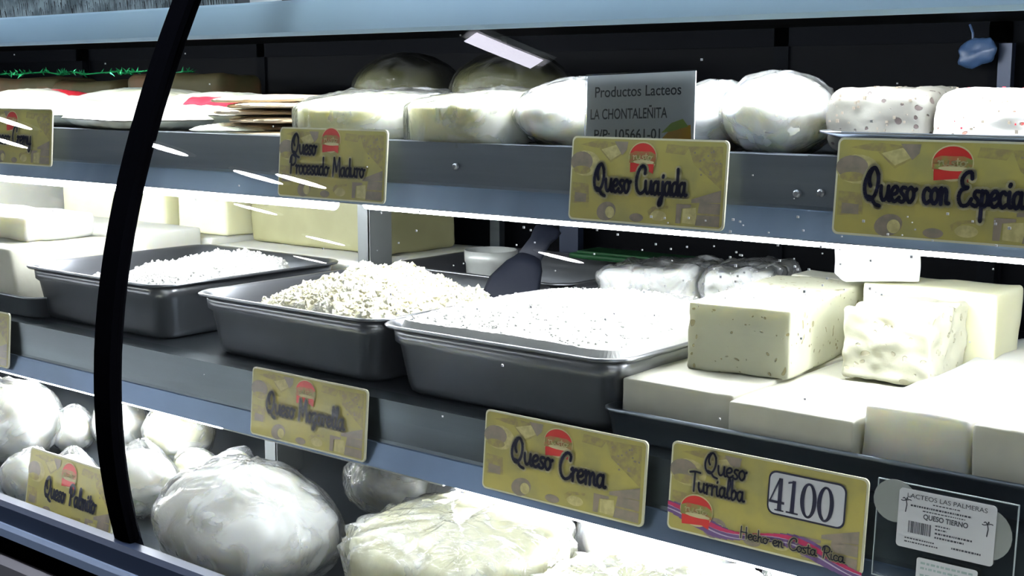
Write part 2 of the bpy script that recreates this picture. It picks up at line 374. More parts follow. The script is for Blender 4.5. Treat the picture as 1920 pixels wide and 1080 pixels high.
def stroke(mb, pts, wd, z, mi=0):
    for i in range(len(pts) - 1):
        a, b = Vector(pts[i]), Vector(pts[i + 1]); t = b - a
        if t.length < 1e-9: continue
        n = Vector((-t.y, t.x)).normalized() * wd / 2
        mb.flat([a - n, b - n, b + n, a + n], z, mi)
    for p in pts[::2] + [pts[-1]]: mb.flat([(p[0] + wd / 2 * math.cos(k * math.pi / 4), p[1] + wd / 2 * math.sin(k * math.pi / 4)) for k in range(8)], z, mi)
def script(mb, text, x, y, width, xh, z, wt=.2, mi=0):
    nat = sum(GL[c][0] for c in text); sx = width / nat; cx = x
    for c in text:
        adv, st = GL[c]
        for s in st:
            stroke(mb, smooth_pts([(cx + px * sx, y + py * xh) for px, py in s]), wt * xh, z, mi)
        cx += adv * sx

def text_obj(name, body, m, parent, x, y, width, height, z, bold=0):
    """printed sans text, fitted to width x height, in the parent's local plane"""
    cu = bpy.data.curves.new(name, 'FONT'); cu.body = body; cu.size = 1; cu.offset = bold
    to = bpy.data.objects.new('tmp_text', cu); COL.objects.link(to)
    dg = bpy.context.evaluated_depsgraph_get(); me = bpy.data.meshes.new_from_object(to.evaluated_get(dg))
    bpy.data.objects.remove(to)
    xs = [v.co.x for v in me.vertices]; ys = [v.co.y for v in me.vertices]
    x0, x1, y1 = min(xs), max(xs), max(ys)
    for v in me.vertices:
        v.co = ((v.co.x - x0) / (x1 - x0) * width + x, v.co.y / max(.6, min(y1, .75)) * height + y, z)
    me.name = name; me.materials.clear(); me.materials.append(M[m])
    o = bpy.data.objects.new(name, me); COL.objects.link(o); o.parent = parent; return o

# ------------------------------------------------------------ the room
def struct(name, mb, m): return tag(mb.build(name, m), kind='structure')
struct('floor', MB().box(-7.6, 3, -6.5, 2.6, -.05, 0), 'floor')
struct('ceiling', MB().box(-7.6, 3, -6.5, 2.6, 2.82, 2.9), 'ceiling')
struct('wall_back', MB().box(-7.6, 3, 2.5, 2.6, 0, 2.82), 'wall')
struct('wall_front', MB().box(-7.6, 3, -6.6, -6.5, 0, 2.82), 'wall')
struct('wall_left', MB().box(-7.7, -7.6, -6.5, 2.5, 0, 2.82), 'wall')
struct('wall_right', MB().box(3, 3.1, -6.5, 2.5, 0, 2.82), 'wall')
# shop lamps on the ceiling: downlights and a short batten; the other battens are added
for i, (x, y) in enumerate([(-4.75, -2.38), (-4.53, -2.79), (-4.27, -2.81), (-5.33, -3.54), (-5.6, -4.36), (-6.74, -5.35), (-3.71, -4.08), (-5.56, -2.07), (-6.05, -2.4)]):
    t = empty('ceiling_downlight', (x, y, 2.82), (0, 0, math.atan2(-.8, .5)), label='oval white downlight on the shop ceiling behind the viewer', cat='ceiling lamp', group='oval downlights on the shop ceiling')
    MB().loft([[(.13 * math.cos(a * math.pi / 12) * k, .06 * math.sin(a * math.pi / 12) * k, zz) for a in range(24)] for k, zz in ((1.15, 0), (1.15, -.012), (1.0, -.02))]).build('lamp_ring', 'white_plate', t)
    MB().loft([[(.12 * math.cos(a * math.pi / 12), .05 * math.sin(a * math.pi / 12), zz) for a in range(24)] for zz in (-.018, -.024)]).build('lamp_diffuser', 'lamp_round', t)
def batten(cx, cy, ln, ang, wd=.09, lm='fill_tube'):
    t = empty('batten_and_fill_lamp', (cx, cy, 2.82), (0, 0, ang), label='ceiling batten, the short one mirrored in the glass, the long ones added for light', cat='ceiling lamp', group='fluorescent battens')
    MB().box(-ln / 2, ln / 2, -wd, wd, -.03, 0).build('lamp_housing', 'white_plate', t)
    MB().box(-ln / 2 + .02, ln / 2 - .02, -wd * .7, wd * .7, -.055, -.03).build('lamp_diffuser', lm, t)
batten(-2.21, -1.35, .26, math.atan2(-.2, .14), .04, 'lamp_short')
for bx in (-3.3, -2.05, -.8, .45): batten(bx, -.5, 1.15, 0, .07, 'fill_row')  # added row above the case to brighten the top rail
batten(1.25, -2.3, 1.8, 0, .10)  # this batten and the next are added ambient fill, never mirrored in the glass
batten(1.25, -4.2, 1.8, 0, .10)

# ------------------------------------------------------------ the display case
X0, X1 = -3.2, .95
case = empty('display_case', (-1.1, .2, 0), label='long refrigerated deli counter with curved front glass, black joint strip and two lit steel shelves', cat='display case')
def cp(name, mb, m, label=None, parent=None, smooth=False):
    o = mb.build(name, m, case if parent is None else parent, smooth)
    if parent is None: o.matrix_parent_inverse = Matrix.Translation((1.1, -.2, 0))
    return tag(o, label)
def shelf_rail(y, ztop, zbot, x0, x1):
    zc = zbot + (ztop - zbot) * .36
    prof = [(y, ztop), (y, zc + .003), (y - .002, zc - .002), (y - .010, zbot), (y - .004, zbot - .001), (y + .004, zc), (y + .006, ztop - .003), (y + .03, ztop - .004), (y + .03, ztop)]
    return MB().loft([[(x, a, b) for a, b in prof] for x in (x0, x1)])
def rail_sheen_lip(y, ztop, zbot, x0, x1):
    zc = zbot + (ztop - zbot) * .36
    return MB().loft([[(x, a, b) for a, b in ((y - .0018, zc), (y - .0035, zc - .001), (y - .0118, zbot + .001), (y - .0100, zbot + .0005))] for x in (x0, x1)])
UPZ, MIDZ = 1.287, 1.0165
# upper shelf
us = cp('upper_shelf', MB().box(X0, X1, .008, .60, UPZ - .018, UPZ - .002), 'steel_shelf')
us.matrix_parent_inverse = Matrix.Translation((1.1, -.2, 0))
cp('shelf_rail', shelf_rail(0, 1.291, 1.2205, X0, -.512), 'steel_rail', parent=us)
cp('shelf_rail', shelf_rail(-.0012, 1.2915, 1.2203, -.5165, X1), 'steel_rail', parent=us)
cp('rail_sheen_lip', rail_sheen_lip(0, 1.291, 1.2205, X0, -.5165), 'rail_sheen_lip', 'lower lip of the rail with a pale blue reflection painted on', parent=us)
cp('rail_sheen_lip', rail_sheen_lip(-.0012, 1.2915, 1.2203, -.5160, X1), 'rail_sheen_lip', 'lower lip of the rail with a pale blue reflection painted on', parent=us)
for px, py in ((1495, 363), (1540, 362), (855, 312), (1190, 322)):
    p = atY(px, py, -.001)
    cp('screw', MB().loft([[(p.x + r * math.cos(a * math.pi / 5), yy, p.z + r * math.sin(a * math.pi / 5)) for a in range(10)] for r, yy in ((.0034, .0), (.0034, -.003), (.002, -.0042))]), 'steel_pan', parent=us)
def tube_light(name, m, x0, x1, y, z, wd=.018, hg=.008, parent=None, segs=2):
    L = (x1 - x0) / segs
    for i in range(segs):
        a, b = x0 + i * L + .01, x0 + (i + 1) * L - .01
        cp('led_tube', MB().loft([[(x, y + wd / 2 * math.cos(t * math.pi / 6), z + hg * math.sin(t * math.pi / 6)) for t in range(12)] for x in (a, b)]), m, 'glowing white led tube under the shelf', parent=parent, smooth=True)
        cp('lamp_holder', MB().box(a - .006, b + .006, y - wd * .4, y + wd * .4, z + hg, z + .022), 'white_plate', parent=parent)
tube_light('a', 'led_mid', -1.16, X1 - .05, .10, 1.2092, parent=us, segs=2)
tube_light('a', 'led_mid', X0 + .05, -1.20, .10, 1.2045, parent=us, segs=2)
# middle shelf
ms = cp('middle_shelf', MB().box(X0, X1, -.036, .60, MIDZ - .02, MIDZ), 'steel_shelf')
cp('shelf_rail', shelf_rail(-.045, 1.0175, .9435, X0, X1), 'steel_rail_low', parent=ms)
tube_light('b', 'led_low', -.90, X1 - .05, -.026, .9385, parent=ms, segs=2)
tube_light('b', 'led_low', X0 + .05, -1.27, -.026, .9385, parent=ms, segs=2)
cp('lamp_holder', MB().box(-1.27, -.905, -.036, -.016, .934, .95), 'white_plate', parent=ms)
cp('rail_sheen_lip', rail_sheen_lip(-.045, 1.0175, .9435, X0, X1), 'rail_sheen_lip_low', 'lower lip of the rail with a faint blue reflection painted on', parent=ms)
# deck (slopes gently up to the back)
DY0, DY1, DZ0, DZ1 = -.245, .60, .800, .870
def deckz(y): return DZ0 + (y - DY0) / (DY1 - DY0) * (DZ1 - DZ0)
cp('bottom_deck', MB().loft([[(x, DY0, DZ0), (x, DY1, DZ1), (x, DY1, DZ1 - .02), (x, DY0, DZ0 - .02)] for x in (X0, X1)]), 'steel_shelf')
# uprights between shelves
def upright(x, y, z0, z1):
    cp('upright_post', MB().box(x - .021, x + .003, y, y + .004, z0, z1).box(x + .0, x + .004, y, y + .045, z0, z1), 'post_steel', 'pale steel shelf upright')
upright(-1.375, .318, MIDZ, 1.269)
upright(-1.335, .10, deckz(.10), .9965)
# top of the case: pale rail, top panel
cp('top_rail', MB().loft([[(x, -.040, 1.4035), (x, -.043, 1.4075), (x, -.028, 1.4405), (x, -.022, 1.4435), (x, .0, 1.4435), (x, .0, 1.440), (x, -.024, 1.438), (x, -.036, 1.4075), (x, -.032, 1.4035)] for x in (X0, X1)]), 'top_rail', 'pale blue-white front rail of the case top')
cp('top_panel', MB().box(X0, X1, -.0, .66, 1.428, 1.4435), 'dark_top')
tube_light('c', 'led_top', X0 + .1, X1 - .05, .018, 1.417, hg=.006, segs=3, parent=cp('lamp_channel', MB().box(X0 + .05, X1 - .02, -.004, .045, 1.4405 - .016, 1.428), 'dark_top'))
# ends, back and lower body
cp('end_panel', MB().box(X0 - .03, X0, -.28, .66, .1, 1.62), 'dark_inside')
cp('end_panel', MB().box(X1, X1 + .03, -.28, .66, .1, 1.62), 'dark_inside')
cp('back_panel', MB().box(X0, X1, .645, .665, .1, MIDZ - .03), 'dark_inside')
# rear sliding doors: frames and dark glass
def rear_door(x0, x1, y, z0=MIDZ + .0, z1=1.427):
    d = cp('rear_door', MB().box(x0, x0 + .022, y, y + .014, z0, z1).box(x1 - .022, x1, y, y + .014, z0, z1).box(x0, x1, y, y + .014, z0, z0 + .03).box(x0, x1, y, y + .014, z1 - .025, z1), 'door_frame', 'dark framed rear sliding door')
    cp('door_pane', MB().box(x0 + .02, x1 - .02, y + .004, y + .009, z0 + .02, z1 - .02), 'door_glass', parent=d)
for i, (a, b) in enumerate([(X0, -2.55), (-2.57, -1.95), (-1.97, -1.37), (-1.39, -.87), (-.885, -.57), (-.59, .2), (.18, X1)]):
    rear_door(a, b, .615 + (.016 if i % 2 else 0))
p = atY(1075, 440, .61); cp('door_handle', MB().box(p.x - .018, p.x + .018, .598, .612, 1.06, 1.20), 'channel', 'blue-grey door pull')
p = atY(935, 440, .61); cp('door_handle', MB().box(p.x - .010, p.x + .010, .600, .613, 1.05, 1.20), 'steel_rail')
p = atY(1890, 100, .61); cp('door_handle', MB().box(p.x - .008, p.x + .008, .60, .613, 1.33, 1.40), 'channel')
# curved front glass
def gy(z): return -.3163686 * z ** 3 + 1.77533203 * z ** 2 - 2.63944922 * z + .90331367
GZ = [.862 + i * (1.60 - .862) / 30 for i in range(31)]
def glass(x0, x1):
    cp('front_glass', MB().add([(x, gy(z), z) for z in GZ for x in (x0, x1)], [(2 * i, 2 * i + 1, 2 * i + 3, 2 * i + 2) for i in range(30)]), 'glass', 'curved clear front glass pane', smooth=True)
glass(X0, -1.152); glass(-1.148, X1)
SX = -1.143
rings = []
for z in GZ:
    y = gy(z); d = (gy(z + .01) - gy(z - .01)) / .02; n = Vector((0, -1, d)).normalized()
    cs = [(-.015, -.002), (-.014, .006), (0, .008), (.014, .006), (.015, -.002), (.014, -.008), (-.014, -.008)]
    rings.append([Vector((SX + a, y, z)) + n * b for a, b in cs])
cp('glass_seal', MB().loft(rings), 'rubber', 'black rubber strip over the joint of the curved glass')
# bottom channel profile and body
def strip(pts, m, name, label=None):
    cp(name, MB().loft([[(x, a, b) for a, b in pts] for x in (X0, X1)]), m, label)
strip([(-.262, .884), (-.275, .884), (-.279, .879), (-.282, .862), (-.262, .862)], 'channel', 'glass_channel')
strip([(-.262, .862), (-.285, .862), (-.288, .858), (-.290, .850), (-.262, .846)], 'channel_light', 'trim_strip', 'blue-grey aluminium trim strip')
strip([(-.262, .846), (-.284, .846), (-.284, .826), (-.262, .826)], 'rubber', 'shadow_gap')
strip([(-.250, .826), (-.287, .826), (-.293, .818), (-.300, .60), (-.28, .12), (-.25, .12)], 'body', 'lower_body_panel')
strip([(-.245, .82), (-.262, .82), (-.262, .875), (-.258, .878), (-.245, .80)], 'dark_inside', 'inner_lip')
strip([(-.25, .1), (.64, .1), (.64, .0), (-.2, .0)], 'dark_inside', 'plinth')
# things standing on top of the case
t = empty('bristly_mat_roll', (-1.62, .08, 1.4435), label='grey-teal bristly fibre mat standing on top of the case, top left', cat='mat')
mb = MB().box(-1.2, .26, .0, .03, 0, .16); mb.build('mat_backing', 'box_dark', t)
mb = MB()
for i in range(900):
    x = -1.2 + 1.46 * i / 900; z = 0.0
    while z < .15:
        h = random.uniform(.02, .05); a = random.uniform(-.004, .004)
        mb.add([(x, -.001, z), (x + .0016, -.004, z), (x + a + .001, -.006, z + h)], [(0, 1, 2)]); z += h * .7
tag(mb.build('fibres', 'bristle', t), kind='stuff')
def simple_box(name, px0, px1, Y, d, h, z, m, label, cat):
    a, b = atY(px0, 10, Y).x, atY(px1, 10, Y).x
    t = empty(name, ((a + b) / 2, Y + d / 2, z), label=label, cat=cat)
    rounded_box((b - a) / 2, d / 2, h / 2, .004, 3, .0005).build('box_body', m, t, True).location.z = h / 2
    return t
simple_box('white_carton', 446, 522, .10, .15, .12, 1.4435, 'box_white', 'small white carton on top of the case right of the bristly mat', 'box')
simple_box('dark_carton', 526, 624, .10, .15, .12, 1.4435, 'box_dark', 'dark carton on top of the case right of the white carton', 'box')
# specks and hairs stuck on the glass
mb = MB()
for i in range(150):
    px, py = random.choice([(random.uniform(700, 1500), random.uniform(395, 600)), (random.uniform(0, 1920), random.uniform(60, 800)), (random.uniform(1200, 1900), random.uniform(400, 560))])
    r = ray(px, py); tt = .9
    for _ in range(30): q = CAM + r * tt; tt += (gy(q.z) - q.y) / r.y * .7
    s = random.uniform(.0003, .0009) ; n = q
    mb.box(q.x - s, q.x + s, gy(q.z) + .0003, gy(q.z) + .001, q.z - s, q.z + s)
sp = cp('dust_specks', mb, 'paper_white'); sp['kind'] = 'stuff'

# ------------------------------------------------------------ price tags
def logo(parent, u, v, wd, hg, z):
    mb = MB(); mb.flat(ell(u, v + hg * .02, wd * .53, hg * .53, 24), z, 2)
    mb.flat(ell(u, v + hg * .02, wd * .5, hg * .48, 20, 10, 170), z + .0002, 0)
    mb.flat([(u - wd * .5, v - hg * .18), (u + wd * .5, v - hg * .18), (u + wd * .5, v + hg * .12), (u + wd * .3, v + hg * .22), (u - wd * .3, v + hg * .22), (u - wd * .5, v + hg * .12)], z + .0003, 1)
    mb.flat([(u - wd * .44, v - hg * .5), (u + wd * .2, v - hg * .42), (u + wd * .42, v - hg * .52), (u + wd * .44, v - hg * .2), (u - wd * .46, v - hg * .16)], z + .0003, 0)
    mb.flat(ell(u + wd * .05, v - hg * .14, wd * .4, hg * .07, 14), z + .0004, 2)
    o = mb.build('logo', ['logo_red', 'logo_green', 'logo_cream'], parent); tag(o, 'red and green round shop emblem')
    l = MB()
    script(l, 'rusto', u - wd * .36, v - hg * .06, wd * .72, hg * .13, z + .0006, .3)
    l.build('emblem_lettering', 'logo_cream', o)
def art(parent, W, H, z, plain=False):
    mb = MB()
    def e(u, v, a, b, mi, dz=0, rot=0): mb.flat(ell(u * W, v * H, a * W, b * H, 18, rot=rot), z + dz, mi)
    def pg(pts, mi, dz=0): mb.flat([(u * W, v * H) for u, v in pts], z + dz, mi)
    e(.10, .68, .10, .15, 1); e(.075, .70, .075, .12, 2, .0001); e(.08, .60, .06, .05, 0, .0002)
    pg([(.06, .90), (.18, .96), (.30, .93), (.28, .86), (.16, .87)], 0)
    pg([(.19, .86), (.30, .93), (.36, .82), (.27, .70)], 0, .0001); pg([(.205, .85), (.30, .91), (.345, .82), (.27, .73)], 1, .0002)
    pg([(.29, .95), (.38, .95), (.375, .86), (.345, .79)], 2, .0003)
    pg([(.02, .45), (.13, .44), (.14, .22), (.02, .2)], 0); pg([(.04, .33), (.12, .32), (.12, .22), (.04, .22)], 2, .0001)
    e(.26, .13, .065, .11, 2, .0001, .3); e(.285, .12, .03, .07, 1, .0002, .3)
    e(.46, .08, .045, .05, 2, .0001)
    pg([(.53, .17), (.56, .22), (.66, .24), (.66, .21), (.58, .19), (.54, .11)], 0, .0001)
    e(.60, .12, .05, .06, 1, .0001)
    pg([(.71, .05), (.74, .05), (.745, .22), (.80, .24), (.80, .27), (.71, .27)], 2, .0002)
    pg([(.75, .06), (.84, .05), (.83, .24), (.75, .22)], 1, .0001)
    pg([(.83, .04), (.975, .04), (.975, .30), (.85, .30)], 2, .0001); pg([(.84, .16), (.975, .16), (.975, .18), (.84, .18)], 0, .0002)
    pg([(.80, .33), (.975, .45), (.975, .31), (.80, .29)], 2, .0002)
    if not plain:
        pg([(.76, .92), (.97, .93), (.975, .45), (.88, .60), (.80, .72)], 0); pg([(.62, .84), (.74, .82), (.77, .92), (.63, .94)], 0)
        rr = random.Random(3)
        for k in range(16): e(rr.uniform(.8, .96), rr.uniform(.6, .9), .006, .012, 2, .0002)
    mb.build('printed_cheeses', ['print_olive', 'print_cream', 'print_grey'], parent)
def price_tag(label, TLp, BRp, Y, lines, logo_at=(.48, .77), W=None, H=.0795, lean=R(5), rot=0, group='yellow price tags clipped to the shelf rails', turri=False, x_right=None):
    br = atY(*BRp, Y)
    if x_right is None:
        tl = atY(*TLp, Y); W_ = W or (br.x - tl.x); x0 = tl.x if W else br.x - W_
    else: W_ = W; x0 = br.x - W_
    z0 = atY(*BRp, Y).z
    t = empty('price_tag', (x0, Y, z0), (R(90) - lean, rot, 0), label=label, cat='price tag', group=group)
    W = W_
    MB().prism(rrect(0, W, 0, H, .005), -.002, 0).build('tag_card', 'tag_card', t)
    MB().flat(rrect(.0018, W - .0018, .0018, H - .0018, .004), .0003).build('tag_face', 'tag_face', t)
    art(t, W, H, .0005, turri)
    if logo_at: logo(t, logo_at[0] * W, logo_at[1] * H, .17 * W, .34 * H, .0010)
    for (s, u, v, wd, xh) in lines:
        mb = MB(); script(mb, s, u * W, v * H, wd * W, xh * H, .0020, .27 if not turri else .22)
        l = mb.build('lettering', 'ink', t)
        mh = MB(); script(mh, s, u * W, v * H, wd * W, xh * H, .0017, .6); mh.build('lettering_halo', 'halo', l)
    # clip behind the card
    MB().box(W * .4, W * .6, H * .7, H * .85, -.006, -.002).build('clip', 'acrylic_edge', t)
    return t, W
QS = ('Queso', .17, .36, .26, .145)
price_tag('yellow price tag reading Queso Cuajada on the upper rail under the white paper sign', (1066, 255), (1356, 434), -.0145, [('Queso Cuajada', .17, .36, .60, .145)])
price_tag('yellow price tag reading Queso Procesado Maduro on the upper rail', (517, 237), (721, 383), -.0145, [('Queso', .13, .62, .24, .13), ('Procesado Maduro', .12, .34, .70, .12)], (.50, .83))
price_tag('yellow price tag reading Queso con Especias on the upper rail under the spiced cheese', (1565, 275), (1925, 466), -.0145, [('Queso con Especias', .14, .37, .72, .15)], (.52, .77), W=.187)
price_tag('yellow price tag reading Queso Cremy at the left end of the upper rail', (0, 205), (96, 313), -.0145, [('Queso Cremy', .12, .36, .60, .145)], (.42, .77), W=.177, x_right=True)
price_tag('yellow price tag reading Queso Mozarella on the middle rail', (465, 685), (684, 868), -.0595, [('Queso Mozarella', .15, .38, .68, .14)], (.49, .78))
price_tag('yellow price tag reading Queso Crema on the middle rail', (903, 768), (1205, 990), -.0595, [('Queso', .19, .42, .26, .14), ('Crema', .50, .36, .28, .145)], (.48, .76))
t4, W = price_tag('yellow price tag reading Queso Turrialba with the price 4100', (1253, 837), (1616, 1081), -.0600, [('Queso', .19, .72, .22, .105), ('Turrialba', .12, .49, .29, .105), ('Hecho en Costa Rica', .40, .10, .52, .06)], (.16, .27), turri=True)
H = .0795
price_tag('yellow price tag cut off by the left frame edge on the middle rail', (0, 580), (16, 692), -.0595, [], (.48, .77), W=.18, x_right=True)
# price box 4100
mb = MB()
mb.flat(rrect(.525 * W, .905 * W, .43 * H, .90 * H, .007), .0012, 0); mb.flat(rrect(.533 * W, .897 * W, .45 * H, .88 * H, .006), .0014, 1)
pb = mb.build('price_box', ['ink', 'paper_white'], t4)
def ring(mb, cx, cy, rx, ry, irx, iry, z):
    n = 28; o = ell(cx, cy, rx, ry, n); i_ = ell(cx, cy, irx, iry, n)
    mb.add([(x, y, z) for x, y in o + i_], [(k, (k + 1) % n, n + (k + 1) % n, n + k) for k in range(n)])
mb = MB(); z = .0018; b0, b1 = .48 * H, .83 * H
def P(u, v): return (u * W, b0 + v * (b1 - b0))
mb.flat([P(.578, 1), P(.598, 1), P(.598, 0), P(.578, 0)], z); mb.flat([P(.535, .30), P(.612, .30), P(.612, .22), P(.535, .22)], z); mb.flat([P(.535, .26), P(.542, .26), P(.590, 1), P(.580, 1)], z); mb.flat([P(.565, .04), P(.611, .04), P(.611, 0), P(.565, 0)], z)
mb.flat([P(.645, 1), P(.662, 1), P(.662, 0), P(.641, 0)], z); mb.flat([P(.622, .05), P(.682, .05), P(.682, 0), P(.622, 0)], z); mb.flat([P(.625, .88), P(.625, .94), P(.662, 1), P(.645, .92)], z)
for u in (.728, .810): ring(mb, u * W, (b0 + b1) / 2, .040 * W, (b1 - b0) * .53, .020 * W, (b1 - b0) * .46, z)
mb.build('price_digits', 'ink', pb)
# striped ribbon along the bottom of that tag
for mi, off, wd in (('purple', 0, .13), ('ribbon_white', .02, .02), ('ribbon_red', .035, .04), ('ribbon_white', -.025, .012)):
    mb = MB()
    for i in range(30):
        def c(k):
            u = k / 30; return (u * W, H * (.22 + off - .16 * u + .07 * math.sin(u * 9 + 1.9) * (1 if u > .2 else .6)))
        a, b = c(i), c(i + 1); h1 = wd * H / 2 * (1.0 + .5 * math.sin(i * .35))
        mb.flat([(a[0], a[1] - h1), (b[0], b[1] - h1), (b[0], b[1] + h1), (a[0], a[1] + h1)], {'purple': .0008, 'ribbon_white': .0009, 'ribbon_red': .00095}[mi])
    mb.build('printed_ribbon', mi, t4)
# tag leaning low behind the glass, bottom left
a, b = atY(38, 848, -.215), atY(210, 905, -.215)
t = empty('price_tag', (a.x, -.215, .838), (R(80), 0, 0), label='yellow price tag reading Queso Palmito low behind the glass, bottom left', cat='price tag')
W2, H2 = .178, .083
MB().prism(rrect(0, W2, 0, H2, .005), -.002, 0).build('tag_card', 'tag_card', t)
MB().flat(rrect(.0018, W2 - .0018, .0018, H2 - .0018, .004), .0003).build('tag_face', 'tag_face', t)
art(t, W2, H2, .0005); logo(t, .49 * W2, .77 * H2, .17 * W2, .34 * H2, .001)
for s, u, wd in (('Queso', .23, .24), ('Palmito', .52, .30)):
    mb = MB(); script(mb, s, u * W2, .38 * H2, wd * W2, .13 * H2, .002, .34); l = mb.build('lettering', 'ink', t)
# white paper sign
a, b = atY(1101, 262, .006), atY(1303, 262, .006)
t = empty('paper_sign', (a.x, .004, UPZ + .003), (R(86), R(-2.0), 0), label='white paper sign reading Productos Lacteos La Chontalenita standing behind the Cuajada tag', cat='sign')
W3, H3 = b.x - a.x, .069
MB().box(0, W3, 0, H3, -.0015, 0).build('sheet', 'paper', t)
MB().box(-.001, W3 + .001, -.001, H3 + .001, .0004, .0014).build('plastic_sleeve', 'acrylic', t)
text_obj('lettering', 'Productos Lacteos', 'grey_ink', t, .08 * W3, .70 * H3, .80 * W3, .14 * H3, .0002, .01)
text_obj('lettering', 'LA CHONTALEÑITA', 'grey_ink', t, .04 * W3, .40 * H3, .72 * W3, .15 * H3, .0002, .012)
text_obj('lettering', 'P/P: 105661-01', 'grey_ink', t, .08 * W3, .12 * H3, .62 * W3, .14 * H3, .0002, .012)
mb = MB(); mb.flat([(.70 * W3, .10 * H3), (.98 * W3, .08 * H3), (.97 * W3, .30 * H3), (.80 * W3, .26 * H3)], .0002, 0); mb.flat([(.71 * W3, .20 * H3), (.80 * W3, .33 * H3), (.90 * W3, .38 * H3), (.95 * W3, .28 * H3), (.80 * W3, .22 * H3)], .0003, 1)
mb.build('printed_mango', ['orange', 'lime'], t)
# clear acrylic holder with a shop label
a, b = atY(1632, 1070, -.062), atY(1896, 1105, -.062)
t = empty('label_holder', (a.x, -.062, .9635), (R(86), 0, 0), label='clear acrylic holder with a white barcode label at the lower right on the middle rail', cat='label holder')
W4, H4 = b.x - a.x, .079
MB().box(0, W4, 0, H4, -.0032, -.0020).build('acrylic_sheet', 'acrylic', t)
MB().box(0, W4, H4 - .0008, H4, -.0034, -.0018).box(0, .0006, 0, H4, -.0034, -.0018).box(W4 - .0008, W4, 0, H4, -.0034, -.0018).box(0, W4, 0, .0006, -.0034, -.0018).build('sheet_edge', 'acrylic_edge', t)
MB().prism(ell(.14 * W4, .80 * H4, .018, .017, 24), -.0019, -.0013).build('old_sticker', 'paper_dim', t)
MB().prism(ell(.80 * W4, .66 * H4, .019, .020, 24), -.0019, -.0013).build('old_sticker', 'paper_dim', t)
lx0, lx1, lz0, lz1 = .17 * W4, .86 * W4, .36 * H4, .95 * H4
lb = MB().prism(rrect(lx0, lx1, lz0, lz1, .003), -.001, -.0004).build('paper_label', 'paper_white', t)
lw, lh = lx1 - lx0, lz1 - lz0
text_obj('label_lettering', 'LACTEOS LAS PALMERAS', 'grey_ink', lb, lx0 + .09 * lw, lz0 + .86 * lh, .82 * lw, .075 * lh, -.0002)
text_obj('label_lettering', 'QUESO TIERNO', 'grey_ink', lb, lx0 + .27 * lw, lz0 + .545 * lh, .46 * lw, .085 * lh, -.0002, .03)
rr = random.Random(5); mb = MB()
for (u0, u1, v, h) in ((.36, .64, .80, .018), (.13, .76, .72, .03), (.26, .70, .665, .018), (.40, .55, .46, .02), (.40, .52, .40, .025), (.40, .78, .33, .03), (.40, .70, .26, .03), (.09, .40, .16, .022), (.09, .44, .10, .022), (.58, .88, .14, .03)):
    u = u0
    while u < u1:
        d = rr.uniform(.01, .03); mb.flat([(lx0 + u * lw, lz0 + v * lh), (lx0 + min(u + d, u1) * lw, lz0 + v * lh), (lx0 + min(u + d, u1) * lw, lz0 + (v + h) * lh), (lx0 + u * lw, lz0 + (v + h) * lh)], -.0002); u += d + .008
u = .12
while u < .35:
    d = rr.choice([.004, .008, .012]); mb.flat([(lx0 + u * lw, lz0 + .27 * lh), (lx0 + (u + d) * lw, lz0 + .27 * lh), (lx0 + (u + d) * lw, lz0 + .47 * lh), (lx0 + u * lw, lz0 + .47 * lh)], -.0002); u += d + rr.choice([.004, .008])
mb.build('barcode', 'grey_ink', lb)
for u, v in ((.08, .73), (.92, .60)):
    mb = MB(); cx, cy = lx0 + u * lw, lz0 + v * lh; s = .0035
    stroke(mb, [(cx, cy - s * 1.6), (cx + s * .2, cy), (cx, cy + s)], .0009, -.0002)
    for a in (20, 75, 130, 200): stroke(mb, [(cx, cy + s), (cx + s * .8 * math.cos(R(a)), cy + s + s * .7 * math.sin(R(a))), (cx + 1.2 * s * math.cos(R(a)), cy + s + .4 * s * math.sin(R(a)))], .0008, -.0002)
    mb.build('palm_mark', 'grey_ink', lb)
l2 = MB().prism(rrect(.34 * W4, .77 * W4, -.02, .30 * H4, .002), .0014, .002).build('paper_label', 'paper_white', t)
mb = MB()
for v in (.24, .19, .12, .06):
    u = .37
    while u < .72: d = rr.uniform(.01, .04); mb.flat([(u * W4, v * H4), ((u + d) * W4, v * H4), ((u + d) * W4, (v + .022) * H4), (u * W4, (v + .022) * H4)], .0022); u += d + .01
mb.build('label_print', 'grey_print', l2)

# ------------------------------------------------------------ stainless pans
def pan(x0, x1, y0, y1, z0, h, label, group=None, r=.028, lip=.0085):
    cx, cy = (x0 + x1) / 2, (y0 + y1) / 2
    t = empty('steel_pan', (cx, cy, z0), label=label, cat='food pan', group=group)
    hx, hy = (x1 - x0) / 2, (y1 - y0) / 2
    def rr_(ins, rad, z): return [(a, b, z) for a, b in rrect(-hx + ins, hx - ins, -hy + ins, hy - ins, max(rad, .004), 6)]
    i0 = lip
    rings = [rr_(i0 + .022, r * .7, .0), rr_(i0 + .015, r * .9, .004), rr_(i0 + .012, r, .012), rr_(i0 + .006, r, h - .024), rr_(i0 + .002, r, h - .020), rr_(i0 + .001, r, h - .004),
             rr_(i0 + .002, r, h - .004), rr_(i0 + .003, r, h - .019), rr_(i0 + .008, r, h - .023), rr_(i0 + .014, r, .013), rr_(i0 + .018, r * .8, .004), rr_(i0 + .03, r * .6, .002)]
    MB().loft(rings).build('pan_body', 'steel_pan', t, True)
    rim = [rr_(i0 + .002, r, h - .004), rr_(i0 - .002, r + .004, h - .001), rr_(.002, r + .008, h - .0005), rr_(0, r + .008, h - .002), rr_(.001, r + .008, h - .0045), rr_(.003, r + .008, h - .003), rr_(i0 - .001, r + .002, h - .0035)]
    MB().loft(rim, False, False).build('rim', 'steel_pan', t, True)
    return t, cx, cy, hx, hy
PH = .0785
g = None
panA = pan(-1.752, -1.413, -.020, .315, MIDZ, PH, 'stainless pan of grated white cheese behind the black strip on the middle shelf')
